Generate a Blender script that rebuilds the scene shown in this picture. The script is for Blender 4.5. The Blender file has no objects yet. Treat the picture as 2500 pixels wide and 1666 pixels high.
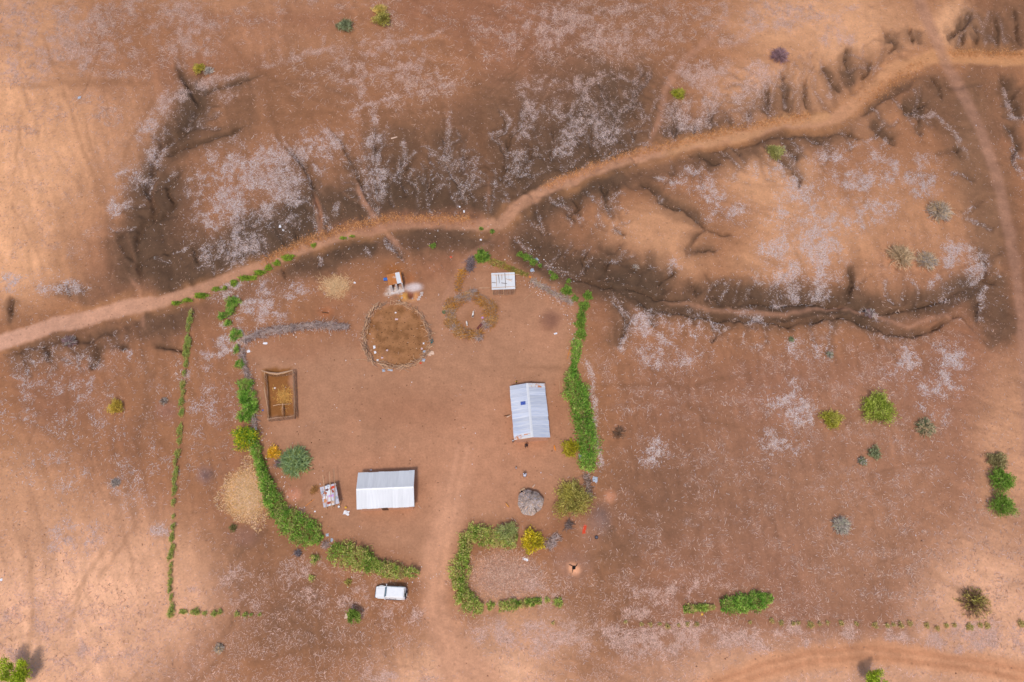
import bpy, bmesh, math, random
import numpy as np
from mathutils import Vector, Matrix

# ------------------------------------------------------------------ camera, sky, sun, exposure
scene = bpy.context.scene
R = math.radians
CH, TILT, FPX = 120.0, R(25.2), 1944.0          # camera height, tilt from straight down, focal length in photo pixels
cam_d = bpy.data.cameras.new('camera'); cam_d.lens = 28.0; cam_d.sensor_width = 36.0
cam_d.clip_start = 1.0; cam_d.clip_end = 20000.0
cam = bpy.data.objects.new('camera', cam_d); scene.collection.objects.link(cam)
cam.location = (0, 0, CH); cam.rotation_euler = (TILT, 0, 0); scene.camera = cam

world = bpy.data.worlds.new('World'); scene.world = world; world.use_nodes = True
wn = world.node_tree; wn.nodes.clear()
sky = wn.nodes.new('ShaderNodeTexSky'); sky.sky_type = 'NISHITA'; sky.sun_disc = False
sky.sun_elevation = R(62); sky.sun_rotation = R(188); sky.dust_density = 2.5; sky.air_density = 1.0
bg = wn.nodes.new('ShaderNodeBackground'); bg.inputs[1].default_value = 0.15
wo = wn.nodes.new('ShaderNodeOutputWorld')
wn.links.new(sky.outputs[0], bg.inputs[0]); wn.links.new(bg.outputs[0], wo.inputs[0])

sun_d = bpy.data.lights.new('sun', 'SUN'); sun_d.energy = 2.35; sun_d.angle = R(7); sun_d.color = (1.0, 0.95, 0.88)
sun = bpy.data.objects.new('sun', sun_d); scene.collection.objects.link(sun)
sun.rotation_euler = (R(28), 0, R(-8)); sun.location = (0, -60, 150)

vs = scene.view_settings
vs.view_transform = 'Standard'; vs.look = 'None'; vs.exposure = -0.2; vs.gamma = 1.0; vs.use_curve_mapping = False

# ------------------------------------------------------------------ helpers
rng = np.random.default_rng(7)
random.seed(7)
COL = scene.collection
ct, st = math.cos(TILT), math.sin(TILT)

def P(px, py, z=0.0):
    """photo pixel -> ground-plan point at height z (metres)"""
    u = (px - 1250.0) / FPX; v = (833.0 - py) / FPX
    k = (CH - z) / (ct - v * st)
    return (u * k, (st + v * ct) * k, z)
def to_px(X, Y):
    Y = np.maximum(Y, -90.0)
    dep = Y * st + CH * ct
    return 1250 + FPX * X / dep, 833 - FPX * (Y * ct - CH * st) / dep
def mpp(px, py):                                   # metres per pixel across
    return (CH / (ct - (833.0 - py) / FPX * st)) / FPX

def s2l(c):
    c = np.asarray(c, dtype=float) / 255.0
    return np.where(c <= 0.04045, c / 12.92, ((c + 0.055) / 1.055) ** 2.4)
def rgb(r, g, b): return tuple(float(x) for x in s2l((r, g, b)))

_tab = {}
def vnoise(x, y, cell, seed=0):
    if seed not in _tab: _tab[seed] = np.random.default_rng(1000 + seed).random((256, 256))
    t = _tab[seed]; x = x / cell; y = y / cell
    xi = np.floor(x).astype(int); yi = np.floor(y).astype(int)
    fx = x - xi; fy = y - yi
    fx = fx * fx * (3 - 2 * fx); fy = fy * fy * (3 - 2 * fy)
    a = t[xi & 255, yi & 255]; b = t[(xi + 1) & 255, yi & 255]
    c = t[xi & 255, (yi + 1) & 255]; d = t[(xi + 1) & 255, (yi + 1) & 255]
    return (a * (1 - fx) + b * fx) * (1 - fy) + (c * (1 - fx) + d * fx) * fy
def fbm(x, y, cell, seed=0, octv=4):
    s = 0; a = 1; tot = 0
    for i in range(octv):
        s = s + a * vnoise(x + 37.3 * i, y - 11.7 * i, cell / 2 ** i, seed + i); tot += a; a *= 0.55
    return s / tot
def sstep(a, b, x):
    t = np.clip((x - a) / (b - a), 0, 1); return t * t * (3 - 2 * t)

def mesh_np(name, V, F, col=None, colname='Col'):
    V = np.ascontiguousarray(V, dtype=np.float32); F = np.ascontiguousarray(F, dtype=np.int32)
    me = bpy.data.meshes.new(name)
    me.vertices.add(len(V)); me.vertices.foreach_set('co', V.ravel())
    me.loops.add(F.size); me.loops.foreach_set('vertex_index', F.ravel())
    me.polygons.add(len(F)); me.polygons.foreach_set('loop_start', np.arange(len(F), dtype=np.int32) * F.shape[1])
    me.update(calc_edges=True)
    if col is not None:
        at = me.color_attributes.new(colname, 'FLOAT_COLOR', 'POINT')
        c4 = np.ones((len(V), 4), dtype=np.float32); c4[:, :3] = col
        at.data.foreach_set('color', c4.ravel())
    return me
def link(name, me, mat=None, parent=None):
    o = bpy.data.objects.new(name, me); COL.objects.link(o)
    if mat is not None and not me.materials: me.materials.append(mat)
    if parent is not None: o.parent = parent
    return o
def tag(o, label, cat, group=None, kind=None):
    o['label'] = label
    if cat: o['category'] = cat
    if group: o['group'] = group
    if kind: o['kind'] = kind
    return o
def thing(name, label, cat, loc=(0, 0, 0), rotz=0.0, group=None):
    o = bpy.data.objects.new(name, None); COL.objects.link(o)
    o.location = loc; o.rotation_euler = (0, 0, rotz); o.empty_display_size = 0.3
    return tag(o, label, cat, group)

class MB:
    """collects boxes, tubes, quads in the thing's own coordinates and links them as ONE mesh"""
    def __init__(s): s.v = []; s.f = []
    def add(s, vs_, fs_):
        n = len(s.v); s.v += [tuple(p) for p in vs_]; s.f += [tuple(i + n for i in f) for f in fs_]; return s
    def box(s, c, d, rz=0.0, rx=0.0, ry=0.0):
        m = Matrix.Rotation(rz, 3, 'Z') @ Matrix.Rotation(ry, 3, 'Y') @ Matrix.Rotation(rx, 3, 'X')
        vs_ = [Vector(c) + m @ Vector((x * d[0] / 2, y * d[1] / 2, z * d[2] / 2)) for x in (-1, 1) for y in (-1, 1) for z in (-1, 1)]
        return s.add(vs_, [(0, 1, 3, 2), (4, 6, 7, 5), (0, 4, 5, 1), (2, 3, 7, 6), (0, 2, 6, 4), (1, 5, 7, 3)])
    def tube(s, pts, rad, n=5, cap=True):
        pts = [Vector(p) for p in pts]
        if not hasattr(rad, '__len__'): rad = [rad] * len(pts)
        rings = []
        for i, p in enumerate(pts):
            d = (pts[min(i + 1, len(pts) - 1)] - pts[max(i - 1, 0)])
            d = d.normalized() if d.length > 1e-6 else Vector((0, 0, 1))
            a = d.cross(Vector((0, 0, 1)))
            if a.length < 0.05: a = d.cross(Vector((1, 0, 0)))
            a.normalize(); b = d.cross(a)
            rings.append([p + (a * math.cos(2 * math.pi * k / n) + b * math.sin(2 * math.pi * k / n)) * rad[i] for k in range(n)])
        vs_ = [q for r in rings for q in r]; fs_ = []
        for i in range(len(pts) - 1):
            for k in range(n):
                fs_.append((i * n + k, i * n + (k + 1) % n, (i + 1) * n + (k + 1) % n, (i + 1) * n + k))
        if cap:
            fs_.append(tuple(range(n))[::-1]); fs_.append(tuple(range((len(pts) - 1) * n, len(pts) * n)))
        return s.add(vs_, fs_)
    def lathe(s, prof, n=16, c=(0, 0, 0), wob=0.0, sy=1.0):
        vs_ = []; fs_ = []
        for (r, z) in prof:
            for k in range(n):
                a = 2 * math.pi * k / n; rr = r * (1 + wob * (random.random() - .5))
                vs_.append((c[0] + rr * math.cos(a), c[1] + rr * sy * math.sin(a), c[2] + z))
        for i in range(len(prof) - 1):
            for k in range(n):
                fs_.append((i * n + k, i * n + (k + 1) % n, (i + 1) * n + (k + 1) % n, (i + 1) * n + k))
        fs_.append(tuple(range(n))[::-1]); fs_.append(tuple(range((len(prof) - 1) * n, len(prof) * n)))
        return s.add(vs_, fs_)
    def prism(s, poly, y0, y1):                     # polygon in x-z, extruded along y
        n = len(poly)
        vs_ = [(x, y0, z) for x, z in poly] + [(x, y1, z) for x, z in poly]
        fs_ = [tuple(range(n)), tuple(range(n, 2 * n))[::-1]] + [(i, i + n, (i + 1) % n + n, (i + 1) % n) for i in range(n)]
        return s.add(vs_, fs_)
    def build(s, name, mat, parent=None, smooth=False, bevel=0.0):
        me = bpy.data.meshes.new(name); me.from_pydata(s.v, [], s.f); me.update()
        bm = bmesh.new(); bm.from_mesh(me); bmesh.ops.recalc_face_normals(bm, faces=bm.faces)
        if bevel > 0: bmesh.ops.bevel(bm, geom=list(bm.edges), offset=bevel, segments=1, affect='EDGES')
        bm.to_mesh(me); bm.free()
        if smooth: me.shade_smooth()
        return link(name, me, mat, parent)

# ------------------------------------------------------------------ materials
def mat_basic(name, c, rough=0.85, var=0.18, scale=6.0, metal=0.0, c2=None, bump=0.0, thr=None, rnd=0.0):
    m = bpy.data.materials.new(name); m.use_nodes = True; nt = m.node_tree; b = nt.nodes['Principled BSDF']
    b.inputs['Roughness'].default_value = rough; b.inputs['Metallic'].default_value = metal
    b.inputs['Specular IOR Level'].default_value = 0.25
    tc = nt.nodes.new('ShaderNodeTexCoord')
    no = nt.nodes.new('ShaderNodeTexNoise'); no.inputs['Scale'].default_value = scale; no.inputs['Detail'].default_value = 5
    nt.links.new(tc.outputs['Object'], no.inputs['Vector'])
    mx = nt.nodes.new('ShaderNodeMix'); mx.data_type = 'RGBA'
    ca = tuple(x * (1 - var) for x in c); cb = tuple(min(1, x * (1 + var)) for x in c)
    if c2 is not None: ca, cb = c, c2
    mx.inputs[6].default_value = (*ca, 1); mx.inputs[7].default_value = (*cb, 1)
    mr = nt.nodes.new('ShaderNodeMapRange')
    mr.inputs[1].default_value, mr.inputs[2].default_value = thr if thr else (0.3, 0.7)
    nt.links.new(no.outputs['Fac'], mr.inputs[0]); nt.links.new(mr.outputs[0], mx.inputs[0])
    out = mx.outputs[2]
    if rnd > 0:
        oi = nt.nodes.new('ShaderNodeObjectInfo')
        r2 = nt.nodes.new('ShaderNodeMapRange'); r2.inputs[3].default_value = 1 - rnd; r2.inputs[4].default_value = 1 + rnd
        nt.links.new(oi.outputs['Random'], r2.inputs[0])
        vm = nt.nodes.new('ShaderNodeVectorMath'); vm.operation = 'SCALE'
        nt.links.new(out, vm.inputs[0]); nt.links.new(r2.outputs[0], vm.inputs['Scale']); out = vm.outputs[0]
    nt.links.new(out, b.inputs['Base Color'])
    if bump > 0:
        bp = nt.nodes.new('ShaderNodeBump'); bp.inputs['Strength'].default_value = bump; bp.inputs['Distance'].default_value = 0.02
        nt.links.new(no.outputs['Fac'], bp.inputs['Height']); nt.links.new(bp.outputs[0], b.inputs['Normal'])
    return m
def mat_attr(name, rough=0.9, transl=0.0, gain=1.0):
    m = bpy.data.materials.new(name); m.use_nodes = True; nt = m.node_tree; b = nt.nodes['Principled BSDF']
    b.inputs['Roughness'].default_value = rough; b.inputs['Specular IOR Level'].default_value = 0.15
    at = nt.nodes.new('ShaderNodeAttribute'); at.attribute_name = 'Col'
    vm = nt.nodes.new('ShaderNodeVectorMath'); vm.operation = 'SCALE'; vm.inputs['Scale'].default_value = gain
    no = nt.nodes.new('ShaderNodeTexNoise'); no.inputs['Scale'].default_value = 3.0
    mr = nt.nodes.new('ShaderNodeMapRange'); mr.inputs[3].default_value = 0.85 * gain; mr.inputs[4].default_value = 1.15 * gain
    nt.links.new(no.outputs['Fac'], mr.inputs[0]); nt.links.new(mr.outputs[0], vm.inputs['Scale'])
    nt.links.new(at.outputs['Color'], vm.inputs[0]); nt.links.new(vm.outputs[0], b.inputs['Base Color'])
    if transl > 0:
        tr = nt.nodes.new('ShaderNodeBsdfTranslucent'); ms = nt.nodes.new('ShaderNodeMixShader'); ms.inputs[0].default_value = transl
        nt.links.new(vm.outputs[0], tr.inputs[0]); nt.links.new(b.outputs[0], ms.inputs[1]); nt.links.new(tr.outputs[0], ms.inputs[2])
        nt.links.new(ms.outputs[0], nt.nodes['Material Output'].inputs[0])
    return m

# ------------------------------------------------------------------ ground maps (laid out in photo pixels, used as the site plan)
STEP = 2.5
gx = np.arange(-250, 2751, STEP); gy = np.arange(-250, 1901, STEP)
GX, GY = np.meshgrid(gx, gy)
_wx = (fbm(GX, GY, 70, 11, 5) - .5) * 34 + (fbm(GX, GY, 16, 15, 2) - .5) * 11; _wy = (fbm(GX, GY, 70, 21, 5) - .5) * 34 + (fbm(GX, GY, 16, 25, 2) - .5) * 11
WX, WY = GX + _wx, GY + _wy
def stroke(pts, hw, soft, warp=1.0, fade=0.0):
    """soft mask along a polyline; hw may be one number or one per point"""
    X = GX + _wx * warp; Y = GY + _wy * warp
    m = np.zeros_like(GX)
    if not hasattr(hw, '__len__'): hw = [hw] * len(pts)
    cum = [0.0]
    for i in range(len(pts) - 1): cum.append(cum[-1] + math.hypot(pts[i + 1][0] - pts[i][0], pts[i + 1][1] - pts[i][1]))
    for i in range(len(pts) - 1):
        (x0, y0), (x1, y1) = pts[i][:2], pts[i + 1][:2]
        r = max(hw[i], hw[i + 1]) + soft + 16
        j0 = max(0, int((min(x0, x1) - r + 250) / STEP)); j1 = min(len(gx), int((max(x0, x1) + r + 250) / STEP) + 1)
        i0 = max(0, int((min(y0, y1) - r + 250) / STEP)); i1 = min(len(gy), int((max(y0, y1) + r + 250) / STEP) + 1)
        if j1 <= j0 or i1 <= i0: continue
        a = X[i0:i1, j0:j1]; b = Y[i0:i1, j0:j1]
        dx, dy = x1 - x0, y1 - y0; L2 = dx * dx + dy * dy + 1e-9
        t = np.clip(((a - x0) * dx + (b - y0) * dy) / L2, 0, 1)
        d = np.hypot(a - x0 - t * dx, b - y0 - t * dy)
        h = hw[i] + (hw[i + 1] - hw[i]) * t
        if fade > 0:                                    # thin out towards both ends
            ss = (cum[i] + t * (cum[i + 1] - cum[i])) / cum[-1]; fe = sstep(0, fade, ss) * sstep(0, fade, 1 - ss); h = h * (.25 + .75 * fe)
            v = (1 - sstep(0, 1, (d - h) / (soft * (.45 + .55 * fe)))) * (.1 + .9 * fe)
        else: v = 1 - sstep(0, 1, (d - h) / soft)
        m[i0:i1, j0:j1] = np.maximum(m[i0:i1, j0:j1], v)
    return m
def blob(x, y, rx, ry, p=1.0):
    d = np.hypot((WX - x) / rx, (WY - y) / ry); return np.clip(1 - d, 0, 1) ** p if p != 1 else np.clip(1 - sstep(0, 1, d), 0, 1)
def blob0(x, y, rx, ry):
    d = np.hypot((GX + .3 * _wx - x) / rx, (GY + .3 * _wy - y) / ry); return 1 - sstep(.15, 1, d)
def samp(M, px, py):
    fx = np.clip((px + 250) / STEP, 0, len(gx) - 1.001); fy = np.clip((py + 250) / STEP, 0, len(gy) - 1.001)
    xi = fx.astype(int); yi = fy.astype(int); fx = fx - xi; fy = fy - yi
    if M.ndim == 3: fx = fx[..., None]; fy = fy[..., None]
    return (M[yi, xi] * (1 - fx) + M[yi, xi + 1] * fx) * (1 - fy) + (M[yi + 1, xi] * (1 - fx) + M[yi + 1, xi + 1] * fx) * fy

MAIN_ROAD = [(-260, 905), (0, 836), (106, 806), (212, 774), (319, 745), (382, 733), (478, 704), (584, 665), (680, 628), (765, 594), (850, 572), (924, 552), (988, 540), (1062, 535), (1147, 545), (1222, 545), (1254, 512), (1328, 462), (1413, 425), (1509, 393), (1594, 367), (1700, 348), (1806, 324), (1912, 297), (1997, 290), (2050, 276), (2114, 223), (2178, 176), (2242, 150), (2284, 134), (2337, 136), (2412, 140), (2760, 142)]
ROAD_W = [20, 17, 16, 15, 14, 11, 10, 9, 8, 7, 7, 8, 12, 12, 10, 9, 10, 11, 11, 10, 11, 10, 9, 10, 12, 13, 14, 15, 15, 16, 14, 15, 15]
NE_TRACK = [(2225, -250), (2244, 0), (2264, 50), (2288, 104), (2326, 184), (2373, 274), (2408, 356), (2430, 428), (2444, 487), (2466, 563), (2482, 670), (2496, 794), (2502, 920), (2506, 1100)]
DRIVE = [(1190, 1760), (1150, 1666), (1105, 1583), (1080, 1519), (1064, 1466), (1070, 1390), (1090, 1290), (1112, 1180), (1130, 1090)]
SE_TRACK = [(1600, 1760), (1760, 1672), (1862, 1635), (1985, 1604), (2110, 1592), (2250, 1606), (2400, 1628), (2560, 1660), (2760, 1700)]
YARD = [(600, 850), (880, 830), (890, 740), (1040, 720), (1180, 640), (1300, 690), (1420, 760), (1395, 900), (1415, 1080), (1420, 1160), (1330, 1270), (1150, 1290), (1110, 1400), (1040, 1400), (900, 1350), (780, 1290), (690, 1180), (640, 1060)]

def poly_mask(poly, soft):
    inside = np.zeros_like(GX, bool); n = len(poly); X, Y = WX, WY
    for i in range(n):
        x0, y0 = poly[i]; x1, y1 = poly[(i + 1) % n]
        c = ((y0 > Y) != (y1 > Y)) & (X < (x1 - x0) * (Y - y0) / (y1 - y0 + 1e-9) + x0)
        inside ^= c
    edge = stroke(poly + [poly[0]], 0, soft)
    return np.where(inside, 1 - 0.5 * edge, 0.5 * edge)

road = stroke(MAIN_ROAD, [w * .8 for w in ROAD_W], 11, 0.5)
road_halo = stroke(MAIN_ROAD, [w + 6 for w in ROAD_W], 22)
netrack = stroke(NE_TRACK, 6, 14, 0.35)
drive = stroke(DRIVE, [60, 55, 30, 20, 16, 17, 18, 14, 6], 42, 1.0, .0) * (1 - .8 * sstep(1300, 1080, GY))
setrack = stroke(SE_TRACK, 18, 22)
yard = poly_mask(YARD, 40)

# dark clay on the eroded slopes beside the stream bed and in the gullies, with gully shade painted in: (points, half width, softness, strength)
DARK = [
 ([(335, 690), (450, 655), (560, 620), (700, 570), (820, 535)], 22, 48, .95), ([(350, 600), (420, 630), (520, 600)], 30, 60, .6),
 ([(560, 600), (700, 545), (820, 500), (900, 505)], 14, 45, .7),
 ([(880, 490), (1000, 492), (1100, 500), (1190, 490)], 20, 55, .95), ([(1230, 440), (1330, 412), (1420, 370), (1510, 340)], 22, 55, .95),
 ([(1250, 340), (1330, 350), (1450, 330), (1550, 300), (1600, 260)], 30, 70, .55), ([(1390, 240), (1480, 230), (1560, 190)], 30, 60, .55),
 ([(985, 590), (1060, 568), (1150, 575), (1220, 590)], 10, 30, .85), ([(800, 612), (880, 600), (930, 610)], 12, 30, .9), ([(690, 650), (760, 640), (830, 630)], 12, 34, .75),
 ([(1240, 560), (1300, 625), (1400, 680), (1540, 700), (1650, 730)], 20, 40, 1.0), ([(1260, 530), (1340, 480), (1430, 450), (1545, 425)], 14, 40, .9),
 ([(1300, 480), (1330, 560), (1380, 640)], 30, 60, .5), ([(1400, 600), (1480, 640), (1600, 690)], 20, 60, .55),
 ([(1560, 420), (1610, 470), (1650, 505), (1700, 530), (1712, 560)], 9, 20, .95), ([(1712, 560), (1690, 590), (1680, 610), (1760, 600)], 5, 18, .6),
 ([(1470, 440), (1490, 490), (1500, 540)], 5, 14, .7), ([(1410, 500), (1420, 530)], 5, 12, .6),
 ([(1470, 700), (1600, 745), (1760, 770), (1890, 775), (1990, 765)], 9, 26, .9), ([(1500, 735), (1520, 800), (1500, 850)], 12, 30, .6),
 ([(1690, 700), (1820, 730), (1950, 735), (2080, 745), (2180, 765)], 14, 34, .95),
 ([(2065, 760), (2130, 800), (2200, 815), (2270, 800)], 8, 16, .95), ([(2200, 750), (2290, 735), (2360, 700), (2410, 680)], 16, 34, .95),
 ([(2075, 640), (2080, 690), (2072, 730)], 9, 14, .8), ([(2400, 660), (2410, 740), (2440, 800), (2470, 850)], 28, 40, .9), ([(2395, 590), (2405, 650)], 8, 20, .6),
 ([(2070, 310), (1990, 320), (1880, 330), (1780, 350), (1690, 375)], 7, 16, .8), ([(2090, 280), (2170, 230), (2240, 190)], 10, 26, .8),
 ([(1920, 350), (1960, 400)], 6, 16, .6), ([(1700, 375), (1760, 395)], 6, 18, .6), ([(2120, 290), (2160, 330), (2190, 360)], 8, 20, .8), ([(2200, 270), (2260, 260)], 14, 22, .8), ([(2240, 300), (2245, 330)], 5, 12, .6),
 ([(2210, 220), (2280, 230), (2340, 300), (2390, 430), (2430, 560), (2460, 680)], 20, 60, .5), ([(2330, 200), (2420, 230), (2480, 330)], 20, 60, .5),
 ([(2375, 25), (2365, 50), (2330, 80)], 9, 14, 1.0), ([(2330, 80), (2310, 95)], 8, 20, .8), ([(2400, 40), (2480, 60), (2520, 100)], 50, 60, .4), ([(2320, 115), (2500, 118)], 8, 20, .6),
 ([(2240, 60), (2240, 110)], 7, 26, .6), ([(2010, 190), (2080, 180), (2160, 130)], 9, 30, .25), ([(2070, 110), (2075, 170), (2090, 205)], 6, 16, .75), ([(2190, 70), (2185, 120)], 6, 16, .5),
 ([(1915, 190), (1920, 240), (1925, 275)], 8, 20, .7), ([(2010, 150), (2040, 190), (2060, 220)], 7, 20, .6), ([(1875, 210), (1870, 280)], 8, 26, .6), ([(1800, 300), (1700, 320), (1620, 345)], 10, 40, .6),
 ([(2445, 165), (2460, 215), (2480, 270), (2500, 300)], 11, 14, 1.0), ([(2455, 290), (2475, 340), (2500, 370)], 8, 12, .9), ([(2160, 80), (2180, 110)], 5, 12, .6), ([(1895, 380), (1940, 410), (1955, 440)], 9, 18, .85),
 ([(440, 120), (436, 165), (447, 192), (462, 216), (478, 242), (487, 266), (476, 288), (455, 312), (430, 335), (402, 352), (388, 368)], 8, 14, .9), ([(520, 150), (500, 175), (487, 200), (480, 235)], 5, 10, .6), ([(640, 185), (560, 205), (510, 225), (487, 245)], 4, 10, .55), ([(610, 305), (560, 322), (500, 343), (450, 357), (412, 375)], 6, 12, .75), ([(392, 345), (393, 372)], 6, 7, .9),
 ([(388, 368), (373, 398), (368, 440), (364, 468), (378, 492), (385, 515), (368, 532), (351, 548), (340, 575), (333, 610), (336, 640)], 9, 13, 1.0), ([(450, 415), (425, 430), (408, 452), (414, 480), (428, 500), (410, 525), (390, 535)], 5, 11, .75), ([(300, 560), (294, 590), (305, 625), (335, 640)], 5, 12, .6), ([(420, 620), (380, 612), (345, 630)], 5, 10, .6), ([(380, 400), (372, 470), (378, 520), (345, 600), (340, 690)], 20, 55, .85), ([(475, 200), (480, 260), (440, 330), (390, 370)], 13, 42, .75), ([(375, 430), (420, 470), (430, 540), (380, 620)], 24, 55, .6), ([(300, 560), (310, 640), (330, 700)], 20, 50, .5),
 ([(180, 730), (260, 705), (330, 705)], 12, 60, .5), ([(25, 720), (28, 760), (25, 790)], 9, 12, .6), ([(175, 690), (160, 740)], 16, 30, .5),
 ([(0, 872), (60, 850), (180, 830), (310, 790)], 7, 18, .75), ([(240, 825), (232, 860), (222, 900)], 7, 14, .95), ([(300, 830), (297, 850)], 6, 14, .7), ([(120, 845), (122, 890)], 5, 10, .75), ([(385, 825), (390, 840), (440, 850)], 4, 10, .8), ([(340, 780), (400, 790), (470, 770)], 20, 40, .6),
 ([(330, 720), (345, 800), (365, 900), (350, 1010), (335, 1110), (300, 1250)], 5, 26, .28),
 ([(100, 930), (160, 1010), (90, 1080)], 20, 90, .18), ([(760, 420), (720, 380), (690, 350)], 5, 16, .6), ([(745, 430), (770, 510), (785, 560)], 10, 30, .55), ([(830, 380), (880, 430), (905, 500)], 9, 26, .45),
 ([(1090, 300), (1085, 400), (1110, 460)], 12, 34, .5), ([(1215, 330), (1225, 400), (1240, 440)], 14, 40, .55), ([(1470, 260), (1490, 330), (1485, 380)], 14, 36, .55), ([(1000, 300), (960, 420), (965, 480)], 10, 34, .3), ([(680, 400), (720, 450), (740, 520)], 10, 40, .4), ([(1640, 300), (1655, 340)], 14, 30, .55),
 ([(1590, 720), (1610, 760)], 8, 20, .5), ([(1560, 640), (1600, 650), (1640, 700)], 10, 30, .6), ([(1480, 600), (1520, 640), (1560, 670)], 10, 24, .5), ([(1690, 690), (1705, 720)], 10, 22, .5),
 ([(1330, 750), (1350, 780), (1380, 770)], 12, 30, .35), ([(650, 1330), (640, 1400), (660, 1500), (690, 1620)], 50, 120, .35), ([(600, 1320), (620, 1340)], 30, 50, .35),
 ([(1500, 1260), (1560, 1220), (1640, 1260)], 40, 140, .3), ([(1420, 1330), (1500, 1350), (1560, 1320)], 20, 50, .35), ([(1490, 1270), (1450, 1290)], 16, 34, .45), ([(1400, 1440), (1480, 1480), (1440, 1580)], 40, 110, .3),
 ([(700, 1440), (800, 1560), (900, 1520)], 30, 110, .28), ([(520, 1150), (495, 1160)], 10, 26, .35), ([(1650, 1100), (1700, 1200), (1900, 1200), (2000, 1180)], 60, 160, .25), ([(900, 200), (700, 200), (620, 250), (760, 320)], 20, 100, .28),
 ([(1300, 60), (1500, 120), (1600, 170)], 60, 140, .30), ([(2000, 1350), (2200, 1400)], 60, 160, .15), ([(1250, 180), (1150, 330)], 20, 60, .3)]
# faint trodden lines through the fields, and light footpaths
PATHS_D = [([(100, 20), (110, 110), (125, 150), (160, 240), (190, 320), (230, 440), (255, 560)], 4), ([(45, 60), (45, 130), (42, 190)], 3), ([(55, 240), (45, 330), (35, 430), (40, 560)], 3),
 ([(490, 40), (560, 110), (640, 180), (720, 255), (790, 330), (860, 430)], 6), ([(385, 220), (330, 320), (290, 420)], 4), ([(400, 205), (250, 205), (0, 208)], 7), ([(1120, -10), (1145, 110), (1165, 220), (1180, 330), (1190, 450), (1190, 530)], 10),
 ([(640, 185), (680, 340), (720, 400)], 5), ([(880, 270), (760, 275), (640, 280)], 5), ([(1130, 250), (1000, 275), (880, 275)], 5), ([(1330, 0), (1260, 160), (1240, 230)], 6), ([(1480, 20), (1440, 90)], 4),
 ([(20, 960), (60, 1050), (110, 1150), (150, 1260)], 6), ([(160, 900), (170, 1000), (180, 1130)], 4), ([(440, 900), (490, 1000), (530, 1120)], 4), ([(390, 830), (380, 910), (440, 940)], 5), ([(1540, 860), (1640, 930), (1720, 1030), (1800, 1040), (1880, 1080)], 5), ([(1400, 940), (1700, 940), (1880, 900)], 5),
 ([(560, 1590), (500, 1640), (450, 1700)], 8), ([(640, 1420), (560, 1530), (480, 1620)], 6), ([(280, 1300), (200, 1440), (150, 1600)], 5), ([(60, 1270), (80, 1500), (60, 1660)], 5), ([(340, 1270), (230, 1440)], 5), ([(560, 1640), (760, 1580), (960, 1570)], 5), ([(1560, 1400), (1490, 1530)], 5), ([(2260, 1380), (2340, 1440), (2420, 1460)], 6), ([(1520, 1150), (1570, 1230), (1680, 1260)], 5), ([(1240, 900), (1400, 900)], 4)]
PATHS_L = [([(860, 420), (885, 490), (925, 545), (985, 610), (1010, 625)], 6, .7), ([(1820, 0), (1745, 85), (1665, 150), (1622, 215), (1612, 290), (1585, 350), (1545, 385)], 8, .55), ([(770, 460), (782, 530), (790, 590)], 7, .6), ([(300, 660), (330, 700), (345, 740), (350, 790), (365, 820)], 5, .4),
 ([(1225, 545), (1205, 580), (1150, 620), (1110, 680), (1075, 760), (1070, 830)], 7, .4), ([(1240, 545), (1300, 640), (1340, 660), (1420, 690)], 3, .25), ([(1530, 700), (1640, 740), (1760, 755), (1900, 765), (2060, 745), (2150, 775), (2220, 800), (2300, 765), (2350, 785), (2400, 830), (2450, 865)], 5, .5), ([(1190, 420), (1195, 520)], 3, .3), ([(1850, 105), (1780, 112), (1720, 118)], 5, .3)]
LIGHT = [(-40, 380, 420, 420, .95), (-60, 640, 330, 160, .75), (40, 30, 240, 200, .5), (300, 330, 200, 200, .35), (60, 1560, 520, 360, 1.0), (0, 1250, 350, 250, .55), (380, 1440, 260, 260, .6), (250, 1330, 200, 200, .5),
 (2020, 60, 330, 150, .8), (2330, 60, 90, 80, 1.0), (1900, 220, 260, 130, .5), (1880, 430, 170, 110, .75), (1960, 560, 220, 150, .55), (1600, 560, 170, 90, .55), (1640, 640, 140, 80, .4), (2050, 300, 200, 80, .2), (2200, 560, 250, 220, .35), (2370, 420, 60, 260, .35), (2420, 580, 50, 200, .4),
 (2480, 1080, 160, 300, .5), (2440, 1500, 300, 320, .8), (1150, 1690, 330, 200, .85), (1300, 1560, 200, 130, .45), (2000, 1660, 700, 150, .6), (1240, 1450, 130, 100, .35), (1500, 380, 120, 60, .2), (1330, 860, 120, 160, .3), (600, 0, 400, 60, .25), (700, 100, 300, 70, .15), (2100, 1200, 500, 400, .15), (1900, 640, 180, 80, .45)]  # pale soil zones, with hazy edge brightening painted into the colour

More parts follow.
